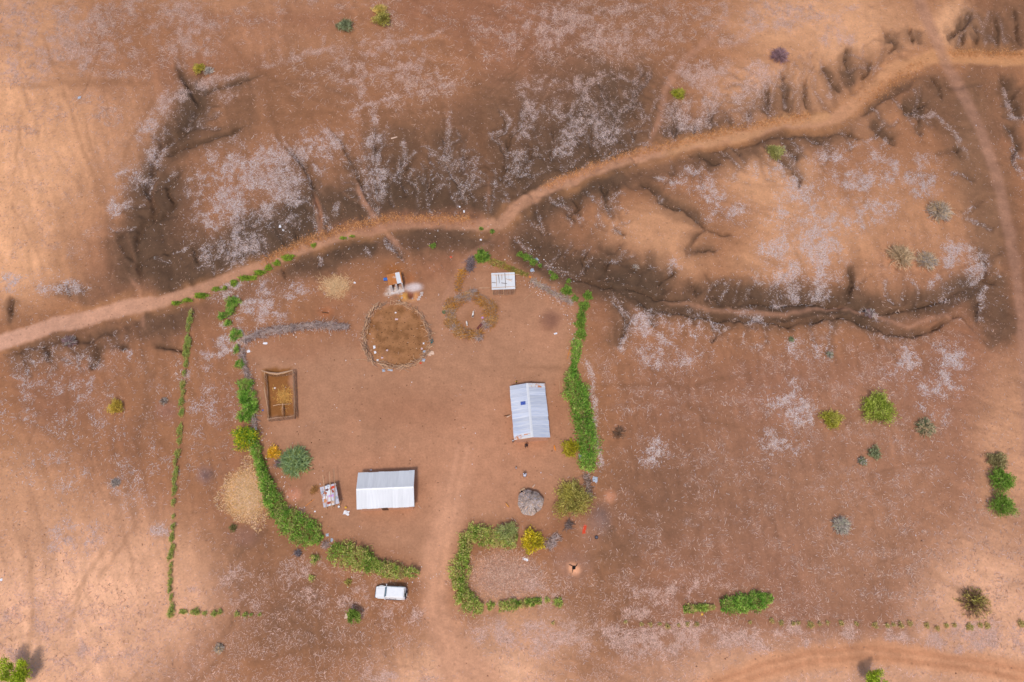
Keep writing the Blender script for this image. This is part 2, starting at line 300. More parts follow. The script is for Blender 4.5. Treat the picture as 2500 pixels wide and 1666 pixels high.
# small rills running down the slopes into the stream bed, forking uphill
rr_ = random.Random(42); RILL = []
def grow_rill(x, y, a, L, w, depth):
    pts = [(x, y)]; n = max(3, int(L / 14))
    for k in range(n):
        a += rr_.gauss(0, .26); x += math.cos(a) * L / n; y += math.sin(a) * L / n; pts.append((x, y))
        if depth < 2 and k > 0 and rr_.random() < .34: grow_rill(x, y, a + rr_.choice((-1, 1)) * rr_.uniform(.4, .9), L * (1 - k / n) * rr_.uniform(.4, .8) + 12, w * .7, depth + 1)
    RILL.append((pts, w, depth))
for (x0, y0, x1, y1, n, a0, Lm) in [(400, 700, 860, 550, 14, -1.7, 90), (870, 530, 1210, 515, 13, -1.6, 190), (1230, 515, 1570, 360, 13, -1.75, 180), (1580, 335, 2040, 255, 16, -1.8, 115), (2080, 215, 2230, 130, 4, -2.0, 80), (1290, 500, 1560, 425, 8, 1.1, 95), (1640, 385, 2060, 305, 12, 1.1, 75), (2110, 270, 2330, 180, 5, 1.0, 90), (1280, 640, 1560, 700, 7, -1.2, 85), (1600, 725, 2280, 745, 15, -1.5, 60), (1480, 730, 2180, 800, 12, 1.3, 60), (2330, 105, 2500, 105, 6, -1.8, 80), (2440, 200, 2480, 420, 4, .2, 60), (30, 860, 330, 790, 8, 1.5, 60), (340, 560, 470, 260, 6, -.4, 70), (330, 560, 440, 300, 5, 2.8, 50), (2330, 330, 2460, 640, 5, 2.9, 60)]:
    for k in range(n):
        u = (k + rr_.random() * .9) / n; grow_rill(x0 + (x1 - x0) * u, y0 + (y1 - y0) * u, a0 + rr_.gauss(0, .25), Lm * rr_.uniform(.5, 1.25), rr_.uniform(1.8, 4.2), 0)
rill = np.zeros_like(GX); rill_pale = np.zeros_like(GX)
for (pts, w, dpt) in RILL:
    rill = np.maximum(rill, stroke(pts, [w * (1.1 - .9 * k / len(pts)) for k in range(len(pts))], 3 + 1.9 * w, .7) * (.95 - .2 * dpt))
    if rr_.random() < .55: rill_pale = np.maximum(rill_pale, stroke([(x - 2.5, y + 1) for x, y in pts], 1.2, 4.5, .7))
# the main channels, traced one by one, their shade painted dark: (points, half width)
CHAN = [([(438, 130), (436, 165), (447, 192), (462, 216), (478, 242), (487, 266), (476, 288), (455, 312), (430, 335), (402, 352), (388, 368), (373, 398), (368, 440)], 7), ([(402, 352), (388, 368), (373, 398), (368, 440), (364, 468), (378, 492), (385, 515), (368, 532), (351, 548), (340, 575), (333, 610), (336, 650), (345, 720)], 8), ([(620, 300), (560, 322), (500, 343), (450, 357), (412, 375), (385, 392)], 5.5), ([(450, 412), (425, 430), (408, 452), (414, 480), (428, 500), (410, 525), (372, 545)], 5), ([(640, 183), (560, 206), (510, 226), (482, 250)], 3.5), ([(690, 330), (720, 375), (745, 410), (765, 440), (775, 480), (785, 530), (790, 585)], 3.5), ([(790, 290), (830, 340), (860, 400), (878, 445), (897, 492), (922, 540)], 2.5), ([(915, 285), (921, 350), (912, 420), (921, 470), (915, 515)], 3), ([(985, 345), (986, 400), (984, 440), (990, 495)], 2.5), ([(1022, 370), (1000, 400), (986, 420)], 2), ([(1085, 275), (1088, 350), (1092, 398), (1110, 440), (1128, 470), (1136, 512)], 3), ([(1142, 360), (1128, 420), (1120, 445)], 2.2), ([(1045, 380), (1050, 440), (1060, 490)], 2), ([(950, 430), (955, 500)], 2),
 ([(1205, 240), (1235, 290), (1233, 325), (1207, 332), (1225, 357), (1234, 400), (1222, 430), (1205, 470)], 3), ([(1275, 225), (1274, 270), (1265, 315), (1240, 345), (1232, 390)], 2.6), ([(1300, 330), (1290, 380), (1270, 420), (1262, 460)], 2.2), ([(1350, 300), (1352, 350), (1340, 400)], 2), ([(1405, 250), (1401, 300), (1412, 342), (1418, 372)], 3), ([(1458, 170), (1463, 213), (1479, 240), (1504, 258), (1514, 272), (1502, 308), (1494, 345), (1497, 375)], 3.5), ([(1597, 162), (1572, 200), (1547, 223), (1554, 245), (1530, 262), (1512, 274)], 3), ([(1552, 150), (1564, 181), (1541, 207)], 2.2), ([(1445, 290), (1450, 330), (1445, 370)], 2), ([(1545, 300), (1552, 340)], 2),
 ([(1640, 242), (1648, 285), (1651, 325), (1658, 355)], 3.2), ([(1690, 290), (1700, 330)], 2), ([(1732, 262), (1735, 300), (1733, 332)], 2.4), ([(1782, 270), (1786, 320)], 2), ([(1832, 255), (1834, 310)], 2.4), ([(1868, 180), (1878, 230), (1876, 285)], 3.5), ([(1910, 160), (1916, 220), (1926, 278)], 3.5), ([(1965, 180), (1972, 240), (1980, 275)], 2.2), ([(2000, 138), (2030, 190), (2062, 222)], 3), ([(2070, 100), (2064, 150), (2092, 202)], 3.5), ([(2130, 135), (2120, 170), (2100, 195)], 2.4), ([(2180, 85), (2186, 118), (2165, 140)], 2.4), ([(2220, 60), (2226, 108)], 3),
 ([(2380, 55), (2392, 118)], 2.4), ([(2425, 10), (2432, 60), (2440, 118)], 2.4), ([(2468, 0), (2480, 60), (2492, 122)], 2.6), ([(2350, 80), (2352, 118)], 2), ([(2375, 22), (2368, 50), (2335, 80), (2312, 98)], 6), ([(2115, 280), (2158, 318), (2196, 352)], 3), ([(2060, 306), (2092, 330), (2112, 338)], 2.6), ([(2262, 178), (2292, 208), (2300, 245)], 2.6), ([(2200, 250), (2215, 270), (2240, 265)], 4), ([(2236, 262), (2262, 250), (2266, 268)], 4), ([(2238, 285), (2252, 318)], 2.2), ([(2438, 160), (2450, 200), (2466, 240), (2482, 270), (2504, 302)], 5), ([(2452, 284), (2466, 322), (2482, 352), (2470, 384), (2490, 430)], 3.6), ([(2330, 345), (2350, 400)], 1.8),
 ([(1700, 372), (1740, 388), (1765, 402)], 2.8), ([(1780, 352), (1810, 372)], 2.4), ([(1920, 345), (1945, 380), (1955, 400)], 3), ([(1985, 325), (2010, 345)], 2.4), ([(1895, 380), (1930, 402), (1952, 440), (1948, 470)], 4), ([(1555, 420), (1590, 455), (1615, 490), (1650, 510), (1690, 530), (1716, 546), (1722, 562), (1702, 577), (1680, 602), (1692, 612)], 4), ([(1722, 562), (1770, 572), (1800, 568)], 2.4), ([(1690, 612), (1760, 606)], 2), ([(1470, 446), (1482, 472), (1492, 532)], 3.2), ([(1392, 470), (1416, 506), (1388, 522), (1412, 552)], 3), ([(1500, 545), (1530, 575)], 2), ([(1645, 640), (1642, 668), (1612, 682), (1602, 705)], 3), ([(1440, 600), (1425, 640), (1432, 670)], 2.2), ([(1520, 590), (1490, 640), (1480, 670)], 3), ([(1240, 550), (1275, 600), (1330, 648), (1400, 682), (1480, 700), (1560, 712), (1640, 730), (1720, 745)], 3.4),
 ([(1470, 712), (1560, 745), (1660, 765), (1760, 778), (1870, 782), (1920, 792), (1990, 782), (2060, 772), (2130, 788), (2180, 816), (2230, 820), (2270, 802), (2320, 772), (2345, 764), (2372, 802), (2420, 850), (2455, 872)], 4), ([(1720, 745), (1800, 742), (1880, 737), (1960, 737), (2070, 742), (2150, 762), (2230, 752), (2300, 732), (2350, 712), (2392, 690)], 4), ([(2392, 590), (2402, 640), (2407, 682), (2440, 706)], 3), ([(2393, 705), (2386, 750), (2384, 795)], 3), ([(2076, 640), (2082, 690), (2073, 738)], 4.5), ([(1490, 722), (1520, 762), (1532, 790), (1512, 850)], 3.4), ([(1735, 782), (1742, 810), (1730, 835)], 2.4), ([(1590, 760), (1600, 800)], 2), ([(1690, 690), (1700, 735)], 2.4),
 ([(232, 838), (236, 870), (222, 905)], 4), ([(300, 828), (296, 855)], 3), ([(120, 850), (124, 892)], 2.6), ([(383, 822), (392, 842), (444, 852), (470, 868)], 2.8), ([(30, 715), (26, 760), (28, 795)], 3.5), ([(165, 690), (172, 730)], 2.6), ([(640, 590), (655, 620), (660, 640)], 2.2), ([(545, 590), (562, 628)], 2), ([(470, 600), (480, 640)], 2), ([(720, 560), (730, 585)], 2), ([(840, 500), (832, 540)], 2), ([(940, 565), (962, 600), (988, 640)], 3), ([(780, 620), (778, 655)], 2.4), ([(690, 650), (700, 680)], 2)]
soil_mid, soil_dark_shade, soil_pale_haze = s2l((166, 114, 82)), s2l((92, 70, 55)), s2l((228, 169, 128))
soil_road, soil_yard, soil_kraal = s2l((194, 142, 112)), s2l((184, 134, 105)), s2l((166, 116, 78))
C = np.zeros(GX.shape + (3,)) + soil_mid
n1 = fbm(GX, GY, 320, 31, 4); n2 = fbm(GX, GY, 90, 41, 5); n3 = fbm(GX, GY, 22, 51, 3)
def mixc(c, m):
    global C
    m = np.clip(m, 0, 1)[..., None]; C = C * (1 - m) + np.asarray(c) * m
mixc(s2l((150, 100, 78)), sstep(.45, .75, n1) * .5)
mixc(s2l((152, 106, 86)), sstep(1420, 1650, GX) * sstep(780, 960, GY) * .55)
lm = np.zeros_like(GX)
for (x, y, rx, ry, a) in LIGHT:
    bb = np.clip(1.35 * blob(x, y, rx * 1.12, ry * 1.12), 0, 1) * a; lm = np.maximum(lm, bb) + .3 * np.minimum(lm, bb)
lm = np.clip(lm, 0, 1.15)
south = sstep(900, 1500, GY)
mixc(soil_pale_haze, lm * (.75 + .5 * n2) * (1 - south))  # hazy edge brightness mixed in with the pale soil tone
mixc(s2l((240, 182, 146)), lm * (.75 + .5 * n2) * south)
dm = np.zeros_like(GX)
cut = np.zeros_like(GX)                                 # narrow cuts: gully shade painted into the colour, also used for relief
for (pts, hw, so, a) in DARK:
    if hw <= 12 and so <= 26:
        cm = stroke(pts, hw * .34, so * .42 + 1.5, .75, .2) * a; cut = np.maximum(cut, cm * .65)
        dm = 1 - (1 - dm) * (1 - cm * .66); dm = 1 - (1 - dm) * (1 - stroke(pts, hw * .6, so * 2.0, 1.0, .2) * a * .42)
    else: dm = 1 - (1 - dm) * (1 - stroke(pts, hw * .85, so * 1.3, .9, .14) * a * .86)
for (pts, hw, so, a) in [([(330, 700), (430, 665), (560, 620), (700, 570), (850, 515), (1000, 495), (1200, 490), (1330, 420), (1450, 370), (1560, 335)], 26, 80, .62), ([(700, 640), (850, 600), (980, 575), (1180, 585)], 14, 55, .5), ([(1240, 540), (1320, 620), (1420, 670), (1560, 705), (1720, 735), (1900, 745), (2080, 745), (2250, 760)], 18, 60, .55), ([(1260, 530), (1400, 460), (1560, 415), (1760, 370), (2000, 320), (2100, 270)], 10, 45, .42), ([(2200, 230), (2330, 260), (2400, 420), (2450, 600), (2480, 800)], 30, 80, .3), ([(2330, 60), (2520, 90)], 50, 70, .22), ([(0, 880), (150, 850), (330, 790), (500, 745)], 12, 55, .5), ([(300, 700), (340, 600), (370, 480), (400, 370), (470, 270), (470, 200)], 16, 55, .5), ([(1250, 330), (1400, 320), (1560, 250), (1640, 200)], 40, 110, .35), ([(560, 620), (760, 470), (900, 430), (1080, 430), (1200, 380)], 40, 110, .32)]:
    dm = 1 - (1 - dm) * (1 - stroke(pts, hw, so, .9, .06) * a)
for (pts, hw, so, a) in [([(880, 440), (1100, 400), (1300, 330), (1540, 240)], 80, 150, .5), ([(340, 660), (400, 450), (480, 290), (640, 300)], 40, 120, .3), ([(420, 680), (560, 630), (760, 560), (1000, 505), (1200, 500), (1350, 420), (1560, 345)], 26, 55, .5)]:
    dm = 1 - (1 - dm) * (1 - stroke(pts, hw, so, 1.0, .05) * a)
cvar = .35 + .75 * sstep(.3, .6, fbm(GX, GY, 26, 65, 3))
for (pts, w) in CHAN:
    cm = stroke(pts, [w * .42] * len(pts), 1.6 + w * .6, .6, .25) * cvar; cut = np.maximum(cut, cm * .85)
    dm = 1 - (1 - dm) * (1 - cm * .72); dm = 1 - (1 - dm) * (1 - stroke(pts, w * .6, 10 + 5 * w, .9, .3) * .34)
dm = 1 - (1 - dm) * (1 - rill * .34)  # rills darkened as well, as painted shade
dm = np.clip(dm, 0, 1)
mixc(s2l((128, 92, 72)), np.clip(stroke(MAIN_ROAD[5:26], 40, 70), 0, 1) * .45)
mixc(s2l((132, 96, 74)), dm * .8 * (.8 + .4 * n2)); mixc(soil_dark_shade, dm ** 1.7 * .95 * (.66 + .6 * n2))
mixc(soil_yard, yard * .9)
mixc(s2l((198, 141, 110)), yard * (blob(1180, 1120, 330, 260) * .8 + blob(900, 1140, 200, 70) * .7 + blob(1330, 820, 120, 90) * .5 + blob(850, 1060, 40, 60) * .5))
mixc(s2l((168, 112, 84)), yard * (blob(1000, 1000, 240, 90) * .4 + blob(700, 1180, 100, 60) * .6 + blob(1345, 780, 50, 34) * .8 + blob(1370, 1000, 40, 130) * .5 + blob(720, 860, 120, 40) * .4))
pd = np.zeros_like(GX)
for (pts, hw) in PATHS_D: pd = np.maximum(pd, stroke(pts, hw * .35, hw * 1.6, .6, .2))
mixc(s2l((130, 90, 66)), pd * .28)
tr_ = random.Random(11); trail = np.zeros_like(GX); trail_l = np.zeros_like(GX)
for (xa, ya, xb, yb, n, a0) in [(0, 0, 560, 240, 9, 1.35), (0, 200, 330, 620, 9, 1.4), (480, 20, 1100, 280, 7, .75), (560, 280, 900, 460, 5, 1.0), (1450, 860, 2350, 1180, 10, .45), (1450, 1000, 2400, 1480, 9, -.35), (20, 900, 400, 1300, 9, 1.4), (60, 1300, 620, 1640, 8, 2.2), (1250, 0, 1700, 160, 6, 1.9), (1720, 420, 2300, 680, 5, .3), (620, 1320, 1000, 1640, 5, .1), (1250, 1440, 2000, 1600, 5, 0)]:
    for k in range(n):
        x, y, a = tr_.uniform(xa, xb), tr_.uniform(ya, yb), a0 + tr_.gauss(0, .3); pts = [(x, y)]; L = tr_.uniform(120, 340)
        for j in range(8): a += tr_.gauss(0, .1); x += math.cos(a) * L / 8; y += math.sin(a) * L / 8; pts.append((x, y))
        trail = np.maximum(trail, stroke(pts, 1.0, tr_.uniform(3, 5.5), .35, .25) * tr_.uniform(.5, 1)); trail_l = np.maximum(trail_l, stroke([(p + 4, q + 3) for p, q in pts], .6, 3.5, .35, .25))
trail *= 1 - yard; mixc(s2l((122, 84, 64)), trail * .30); mixc(s2l((206, 154, 124)), trail_l * (1 - yard) * .12)
pl = np.zeros_like(GX)
for (pts, hw, a) in PATHS_L: pl = np.maximum(pl, stroke(pts, hw * .35, hw * 1.2, .45, .25) * a)
mixc(s2l((190, 138, 112)), pl)
mixc(s2l((210, 154, 123)), drive * .85); mixc(s2l((214, 152, 114)), setrack * .8)
for off in (-11, 11):
    mixc(s2l((218, 160, 128)), stroke([(x + off, y) for x, y in DRIVE], 2.5, 5, .15) * .45)
    mixc(s2l((190, 130, 96)), stroke([(x, y + off) for x, y in SE_TRACK], 3, 7, .15) * .6)
mixc(s2l((196, 136, 92)), road_halo * .45 * sstep(.3, .6, n2)); mixc(soil_road, road * (.7 + .5 * n3))
mixc(s2l((222, 168, 142)), road * np.clip(1 - GX / 600, 0, 1) * .9); mixc(s2l((212, 150, 100)), road * np.clip((GX - 1900) / 400, 0, 1) * .7)
mixc(s2l((205, 150, 104)), stroke([(1640, 362), (1740, 338), (1880, 300), (2010, 275)], 6, 14) * .5); mixc(s2l((178, 132, 110)), netrack * .62)
mixc(s2l((160, 108, 84)), stroke([(820, 560), (900, 545), (1000, 530), (1160, 530)], 10, 20) * .4)
# earth patches with a colour of their own: dung floor of the pens, ash, red spoil, burnt spots
KRAAL = [(889, 822), (895, 793), (904, 771), (914, 757), (936, 746), (967, 741), (992, 747), (1015, 760), (1035, 782), (1046, 809), (1052, 832), (1050, 848), (1042, 863), (1026, 880), (998, 897), (972, 901), (940, 897), (912, 885), (898, 871), (892, 848)]
PEN = [(646, 910), (713, 905), (717, 1015), (653, 1022)]
mixc(soil_kraal, poly_mask(KRAAL, 6) * .95); mixc(s2l((128, 86, 54)), poly_mask(KRAAL, 6) * sstep(.5, .75, fbm(GX, GY, 14, 59, 3)) * .7); mixc(s2l((186, 132, 96)), poly_mask(KRAAL, 6) * sstep(.58, .75, fbm(GX, GY, 30, 64, 3)) * .6); mixc(s2l((150, 98, 54)), poly_mask(PEN, 5) * .95)
mixc(s2l((188, 132, 72)), blob(696, 968, 26, 30) * .8); mixc(s2l((172, 120, 88)), blob(1148, 776, 46, 42) * .7)
for (x, y, rx, ry, c, a) in [(1395, 1380, 70, 62, (170, 126, 108), .6), (967, 708, 30, 14, (222, 204, 198), 1.6), (1011, 703, 28, 15, (216, 196, 194), 1.5), (951, 719, 18, 6, (218, 198, 188), 1.3), (962, 665, 44, 34, (164, 104, 62), 1.0), (1000, 680, 24, 22, (170, 108, 70), .8),
    (989, 726, 17, 13, (222, 160, 88), 1.3), (1017, 724, 8, 14, (218, 152, 100), 1.1), (1004, 735, 24, 5, (216, 156, 110), .8), (1003, 722, 10, 12, (134, 80, 62), 1.4), (795, 765, 26, 20, (176, 112, 76), 1.2), (715, 1207, 26, 24, (205, 140, 112), 1.5), (1490, 1212, 20, 24, (214, 146, 112), .9),
    (1401, 1386, 23, 24, (240, 172, 134), 1.2), (1465, 1265, 40, 50, (138, 108, 100), .8), (500, 1160, 30, 34, (142, 108, 100), .9), (1345, 780, 40, 34, (128, 92, 80), .6), (595, 1310, 60, 40, (150, 108, 92), .7), (1440, 1300, 46, 60, (176, 128, 106), .5), (740, 1245, 14, 12, (136, 112, 108), .7), (600, 1210, 62, 76, (226, 176, 114), 1.9), (1225, 1405, 105, 75, (200, 152, 126), 1.3), (406, 1000, 46, 40, (160, 112, 96), .7), (820, 700, 42, 34, (204, 160, 116), 1.2)]:
    mixc(s2l(c), blob0(x, y, rx, ry) * a)
def streak(ang, st, cell, seed):
    u = WX * math.cos(ang) + WY * math.sin(ang); v = -WX * math.sin(ang) + WY * math.cos(ang); return fbm(u / st, v, cell, seed, 3)
m_a = sstep(.4, .6, fbm(GX, GY, 420, 55, 2))
stk = streak(.35, 9, 9, 56) * m_a + streak(1.35, 9, 9, 57) * (1 - m_a)
C *= (1 + (stk - .5) * .42 * (1 - yard * .75) * (1 - road))[..., None]
C *= np.array([.985, .99, .955])
C *= .86 * (0.93 + .16 * n2 + .10 * n3)[..., None] * (1 + .10 * (n1 - .5))[..., None]

# ---- litter: where dry stalks and fine straw lie
FUZZ = [(600, 500, 190, 150, 1), (660, 410, 200, 110, .9), (560, 590, 150, 80, .6), (420, 240, 70, 70, .8), (370, 340, 60, 90, .9), (330, 440, 60, 70, .9), (530, 222, 80, 40, .8), (810, 360, 110, 80, .75), (870, 320, 100, 60, .7), (750, 450, 80, 80, .5), (910, 440, 36, 110, .7), (300, 500, 50, 40, .7),
 (1340, 250, 110, 90, .5), (1450, 240, 120, 90, .55), (1370, 320, 90, 80, .45), (1480, 300, 80, 80, .45), (1300, 330, 60, 40, .6), (1360, 360, 40, 40, .5), (1270, 390, 50, 40, .6), (1770, 220, 110, 90, .9), (1840, 190, 90, 60, .8), (1680, 280, 70, 60, .7), (1800, 270, 90, 60, .8), (1690, 170, 90, 50, .6), (1730, 270, 50, 50, .7),
 (1720, 450, 110, 60, 1), (1775, 510, 110, 60, 1.1), (1880, 410, 90, 40, .4), (2000, 480, 130, 90, 1.1), (2060, 440, 150, 120, 1.0), (1960, 600, 140, 140, 1.25), (1940, 700, 120, 60, 1.4), (1900, 660, 80, 50, .9), (2080, 540, 100, 70, .8), (2140, 470, 100, 90, .6), (2350, 650, 80, 100, .9), (2310, 700, 60, 45, .9), (2250, 430, 90, 70, .45), (2190, 420, 70, 60, .5), (2390, 640, 30, 60, .6),
 (2045, 85, 60, 45, 1), (1990, 60, 60, 50, .8), (1560, 130, 60, 40, .4), (2260, 890, 130, 80, .7), (2300, 935, 80, 60, .7), (1930, 1000, 80, 90, .6), (1910, 1080, 70, 70, .5), (1640, 870, 120, 60, .38), (1580, 790, 80, 60, .4), (1680, 800, 70, 60, .35), (1600, 1100, 60, 60, .35), (1950, 860, 90, 50, .3), (2280, 1010, 60, 40, .3), (1830, 770, 60, 30, .4),
 (2000, 1560, 400, 55, .7), (2350, 1570, 260, 70, .85), (1600, 1560, 260, 60, .5), (1700, 1435, 110, 40, .5), (1560, 1470, 110, 60, .4), (1280, 1420, 130, 80, .45), (1300, 1560, 200, 70, .5), (1000, 1650, 150, 40, .4), (1000, 1490, 110, 40, .35), (840, 1440, 160, 60, .3), (740, 1400, 80, 60, .4), (560, 830, 60, 60, .6), (600, 720, 100, 60, .6), (690, 720, 90, 60, .5), (640, 770, 100, 50, .5), (500, 900, 100, 70, .25), (520, 1000, 90, 130, .25), (590, 1440, 90, 100, .3),
 (120, 90, 330, 130, .55), (430, 70, 150, 110, .4), (960, 170, 200, 120, .45), (1420, 70, 330, 110, .4), (1880, 40, 200, 60, .5), (100, 680, 80, 30, .8), (140, 700, 90, 30, .6), (20, 690, 60, 40, .6), (60, 60, 120, 80, .45), (200, 150, 160, 80, .4), (20, 170, 60, 60, .5), (350, 40, 120, 70, .4), (80, 1550, 300, 160, .2), (180, 1330, 120, 90, .35), (220, 1590, 160, 70, .35), (400, 1300, 40, 30, .7), (150, 960, 300, 200, .14), (250, 1150, 300, 160, .13)]
STALK = [(150, 80, 320, 160, 1), (420, 60, 260, 130, .8), (80, 190, 160, 40, .6), (250, 170, 180, 70, .5), (760, 10, 300, 50, .7), (1000, 60, 250, 90, .6), (1000, 190, 200, 110, 1.1), (930, 250, 140, 60, .8), (1250, 100, 260, 120, .8), (1450, 70, 260, 110, 1), (1600, 60, 240, 100, .9), (1550, 130, 160, 50, .6), (1880, 20, 220, 60, .8), (1950, 60, 160, 50, .5), (700, 210, 200, 90, .35), (600, 60, 200, 90, .35), (760, 160, 200, 60, .4),
 (150, 400, 280, 190, .6), (130, 560, 190, 36, 1.0), (100, 610, 170, 30, .9), (60, 480, 170, 80, .6), (220, 280, 200, 80, .45), (1700, 1050, 420, 330, .55), (2000, 950, 450, 300, .6), (2150, 1150, 380, 330, .65), (2200, 1420, 380, 160, .75), (1900, 1330, 420, 220, .6), (1600, 1330, 300, 200, .5), (2400, 1350, 200, 300, .6), (1500, 880, 220, 150, .4), (2100, 840, 450, 120, .6), (2350, 780, 150, 100, .3), (1650, 1230, 300, 200, .5), (1350, 1420, 140, 90, .5),
 (520, 1080, 80, 160, .25), (650, 700, 160, 90, .3), (880, 760, 60, 90, .25), (760, 780, 160, 50, .25), (830, 1500, 220, 120, .2), (1250, 1600, 300, 80, .3), (300, 940, 280, 160, .18), (1330, 540, 200, 90, .12), (2120, 600, 280, 140, .2)]
VEIN = [([(478, 10), (466, 60), (455, 110), (447, 170)], 3), ([(520, 70), (505, 110), (493, 150)], 2.5), ([(430, 120), (438, 165)], 3), ([(622, 165), (700, 148), (760, 126), (860, 113)], 7), ([(480, 212), (540, 190), (610, 185)], 6), ([(640, 120), (645, 150)], 3), ([(680, 115), (685, 148)], 3), ([(715, 110), (712, 140)], 3), ([(790, 80), (790, 115)], 3), ([(860, 113), (1000, 100), (1100, 70)], 4), ([(870, 190), (1000, 160), (1090, 125)], 5), ([(840, 270), (1000, 235), (1120, 190)], 4),
 ([(912, 250), (916, 300), (910, 360), (925, 430), (915, 500)], 7), ([(975, 340), (985, 380), (984, 440)], 5), ([(1022, 365), (985, 400)], 3), ([(1105, 240), (1100, 290), (1090, 350), (1090, 390), (1105, 430), (1130, 470), (1135, 510)], 4), ([(1140, 360), (1125, 420)], 4), ([(1210, 250), (1240, 290), (1235, 325), (1200, 328), (1228, 360), (1235, 400), (1250, 425)], 4), ([(1278, 220), (1276, 260), (1268, 310), (1250, 328)], 6), ([(1455, 170), (1460, 210), (1475, 238), (1500, 256), (1525, 270)], 4), ([(1595, 162), (1570, 200), (1545, 222), (1552, 245), (1515, 270), (1500, 305), (1495, 345)], 5), ([(1550, 148), (1562, 180), (1540, 205)], 4), ([(1500, 185), (1540, 195)], 3), ([(1405, 250), (1400, 300), (1412, 345)], 4),
 ([(1280, 30), (1420, 40), (1600, 15)], 5), ([(1340, 70), (1460, 60)], 5), ([(1640, 240), (1645, 275), (1652, 320)], 4), ([(1660, 200), (1700, 180), (1690, 150)], 5), ([(1850, 130), (1862, 180), (1875, 240)], 4), ([(1910, 160), (1915, 220), (1922, 265)], 3), ([(2000, 140), (2030, 200), (2025, 240)], 3), ([(2050, 30), (2058, 60), (2050, 110)], 6), ([(1880, 70), (2040, 35), (2110, 10)], 4), ([(1745, 110), (1800, 95), (1880, 60)], 9), ([(1730, 270), (1732, 310)], 3), ([(1830, 260), (1832, 310)], 5),
 ([(2240, 290), (2285, 278), (2310, 300), (2345, 345), (2370, 400)], 4), ([(2445, 200), (2460, 260), (2490, 310)], 4), ([(2450, 290), (2465, 330), (2480, 400), (2500, 440)], 4), ([(2400, 590), (2400, 640), (2405, 680)], 4), ([(1600, 425), (1640, 445), (1680, 440)], 5), ([(1600, 470), (1630, 495)], 4), ([(1490, 720), (1520, 760), (1540, 788), (1585, 800), (1620, 830), (1665, 855)], 6), ([(1540, 800), (1515, 860)], 5), ([(1580, 760), (1570, 790), (1600, 775)], 8), ([(1730, 775), (1740, 800), (1728, 830)], 4), ([(1630, 670), (1645, 640), (1670, 660)], 5), ([(1260, 575), (1300, 625), (1350, 660), (1420, 685)], 3), ([(1440, 600), (1430, 630)], 4), ([(1490, 540), (1520, 565)], 4), ([(2000, 390), (2100, 350), (2150, 330)], 2), ([(2405, 690), (2395, 740), (2390, 790)], 4), ([(1650, 850), (1680, 880), (1640, 890)], 8), ([(2100, 750), (2140, 770)], 7), ([(2160, 330), (2150, 360)], 4),
 ([(770, 470), (755, 430), (735, 390)], 3), ([(690, 470), (720, 500), (770, 480)], 4), ([(790, 520), (810, 560)], 3), ([(830, 490), (820, 530)], 6), ([(640, 580), (655, 620)], 4), ([(540, 590), (560, 625)], 3), ([(470, 590), (420, 620)], 2), ([(450, 440), (520, 430), (560, 445)], 5), ([(940, 570), (960, 600), (985, 635)], 6), ([(890, 605), (910, 630)], 4), ([(780, 620), (780, 650)], 4), ([(350, 430), (310, 420), (270, 430)], 2), ([(335, 490), (275, 500)], 2), ([(490, 1450), (460, 1440)], 4), ([(1330, 480), (1390, 510)], 3), ([(560, 870), (480, 872)], 5), ([(30, 915), (70, 930)], 4), ([(290, 840), (320, 860), (310, 880)], 3), ([(230, 920), (215, 945)], 5), ([(1430, 860), (1450, 1000), (1465, 1160)], 6)]
fz = np.zeros_like(GX); sk = np.zeros_like(GX); vn = np.zeros_like(GX)
for (x, y, rx, ry, a) in FUZZ: fz = np.maximum(fz, np.clip(1.5 * blob(x, y, rx, ry), 0, 1) * a)
for (x, y, rx, ry, a) in STALK: sk = np.maximum(sk, np.clip(1.4 * blob(x, y, rx, ry), 0, 1) * a)
vn = rill_pale * .5
for (pts, hw) in VEIN: vn = np.maximum(vn, stroke(pts, hw * .5, hw + 2, .8, .12))
nf = fbm(GX * 1.0, GY, 34, 61, 4); nf2 = fbm(GX, GY, 11, 71, 3); ns = fbm(GX, GY * 1.6, 40, 81, 4)
clear = np.clip(1 - road * 1.2 - netrack - setrack * 1.1 - drive * .95 - pd * .7 - pl * .9 - trail * .7, 0, 1)
fzd = np.clip(fz * (.16 + 1.9 * sstep(.44, .66, nf)) * (.3 + 1.4 * sstep(.38, .64, nf2)) + vn * (.3 + .9 * sstep(.35, .62, nf2)) * .8 + .018 + .16 * sstep(1350, 1560, GY) * sstep(.35, .6, nf), 0, 1.6) * clear * (1 - yard * .97)
skd = np.clip(sk * (.12 + 1.8 * sstep(.46, .64, ns)) * (.2 + 1.6 * sstep(.4, .64, nf2)) + .03, 0, 1.6) * clear * (1 - yard * .97) * (1 - dm * .7)

# ---- relief
Hm = -0.55 * stroke(MAIN_ROAD[3:27], 20, 80) - .5 * road * 0 + .25 * (n1 - .5) * (1 - yard)
for (pts, hw, so, a) in DARK:
    if 12 < hw <= 17 and so <= 36 and a >= .7: Hm = Hm - .6 * a * stroke(pts, hw * .3, so * .9 + 4, 1.0, .22)
Hm = Hm - 1.0 * cut - .32 * rill
Hm = Hm + (1 - yard) * np.clip(dm * 1.3, .12, 1) * (fbm(GX, GY, 30, 58, 4) - .5) * .7
Hm = Hm - .12 * netrack + (n3 - .5) * .12 * (1 - yard)
flat = np.clip(yard * 1.15 + blob(950, 690, 120, 80), 0, 1)
Hm = Hm * (1 - flat) - .5 * blob0(1003, 722, 11, 12)
for (x, y, r, a) in [(1401, 1386, 22, .22), (715, 1207, 20, .12), (1490, 1212, 20, .15), (989, 727, 14, .25)]: Hm = Hm + a * blob0(x, y, r, r)
_Hs = Hm
def gz(X, Y):
    px, py = to_px(np.asarray(X, float), np.asarray(Y, float)); return samp(_Hs, px, py)
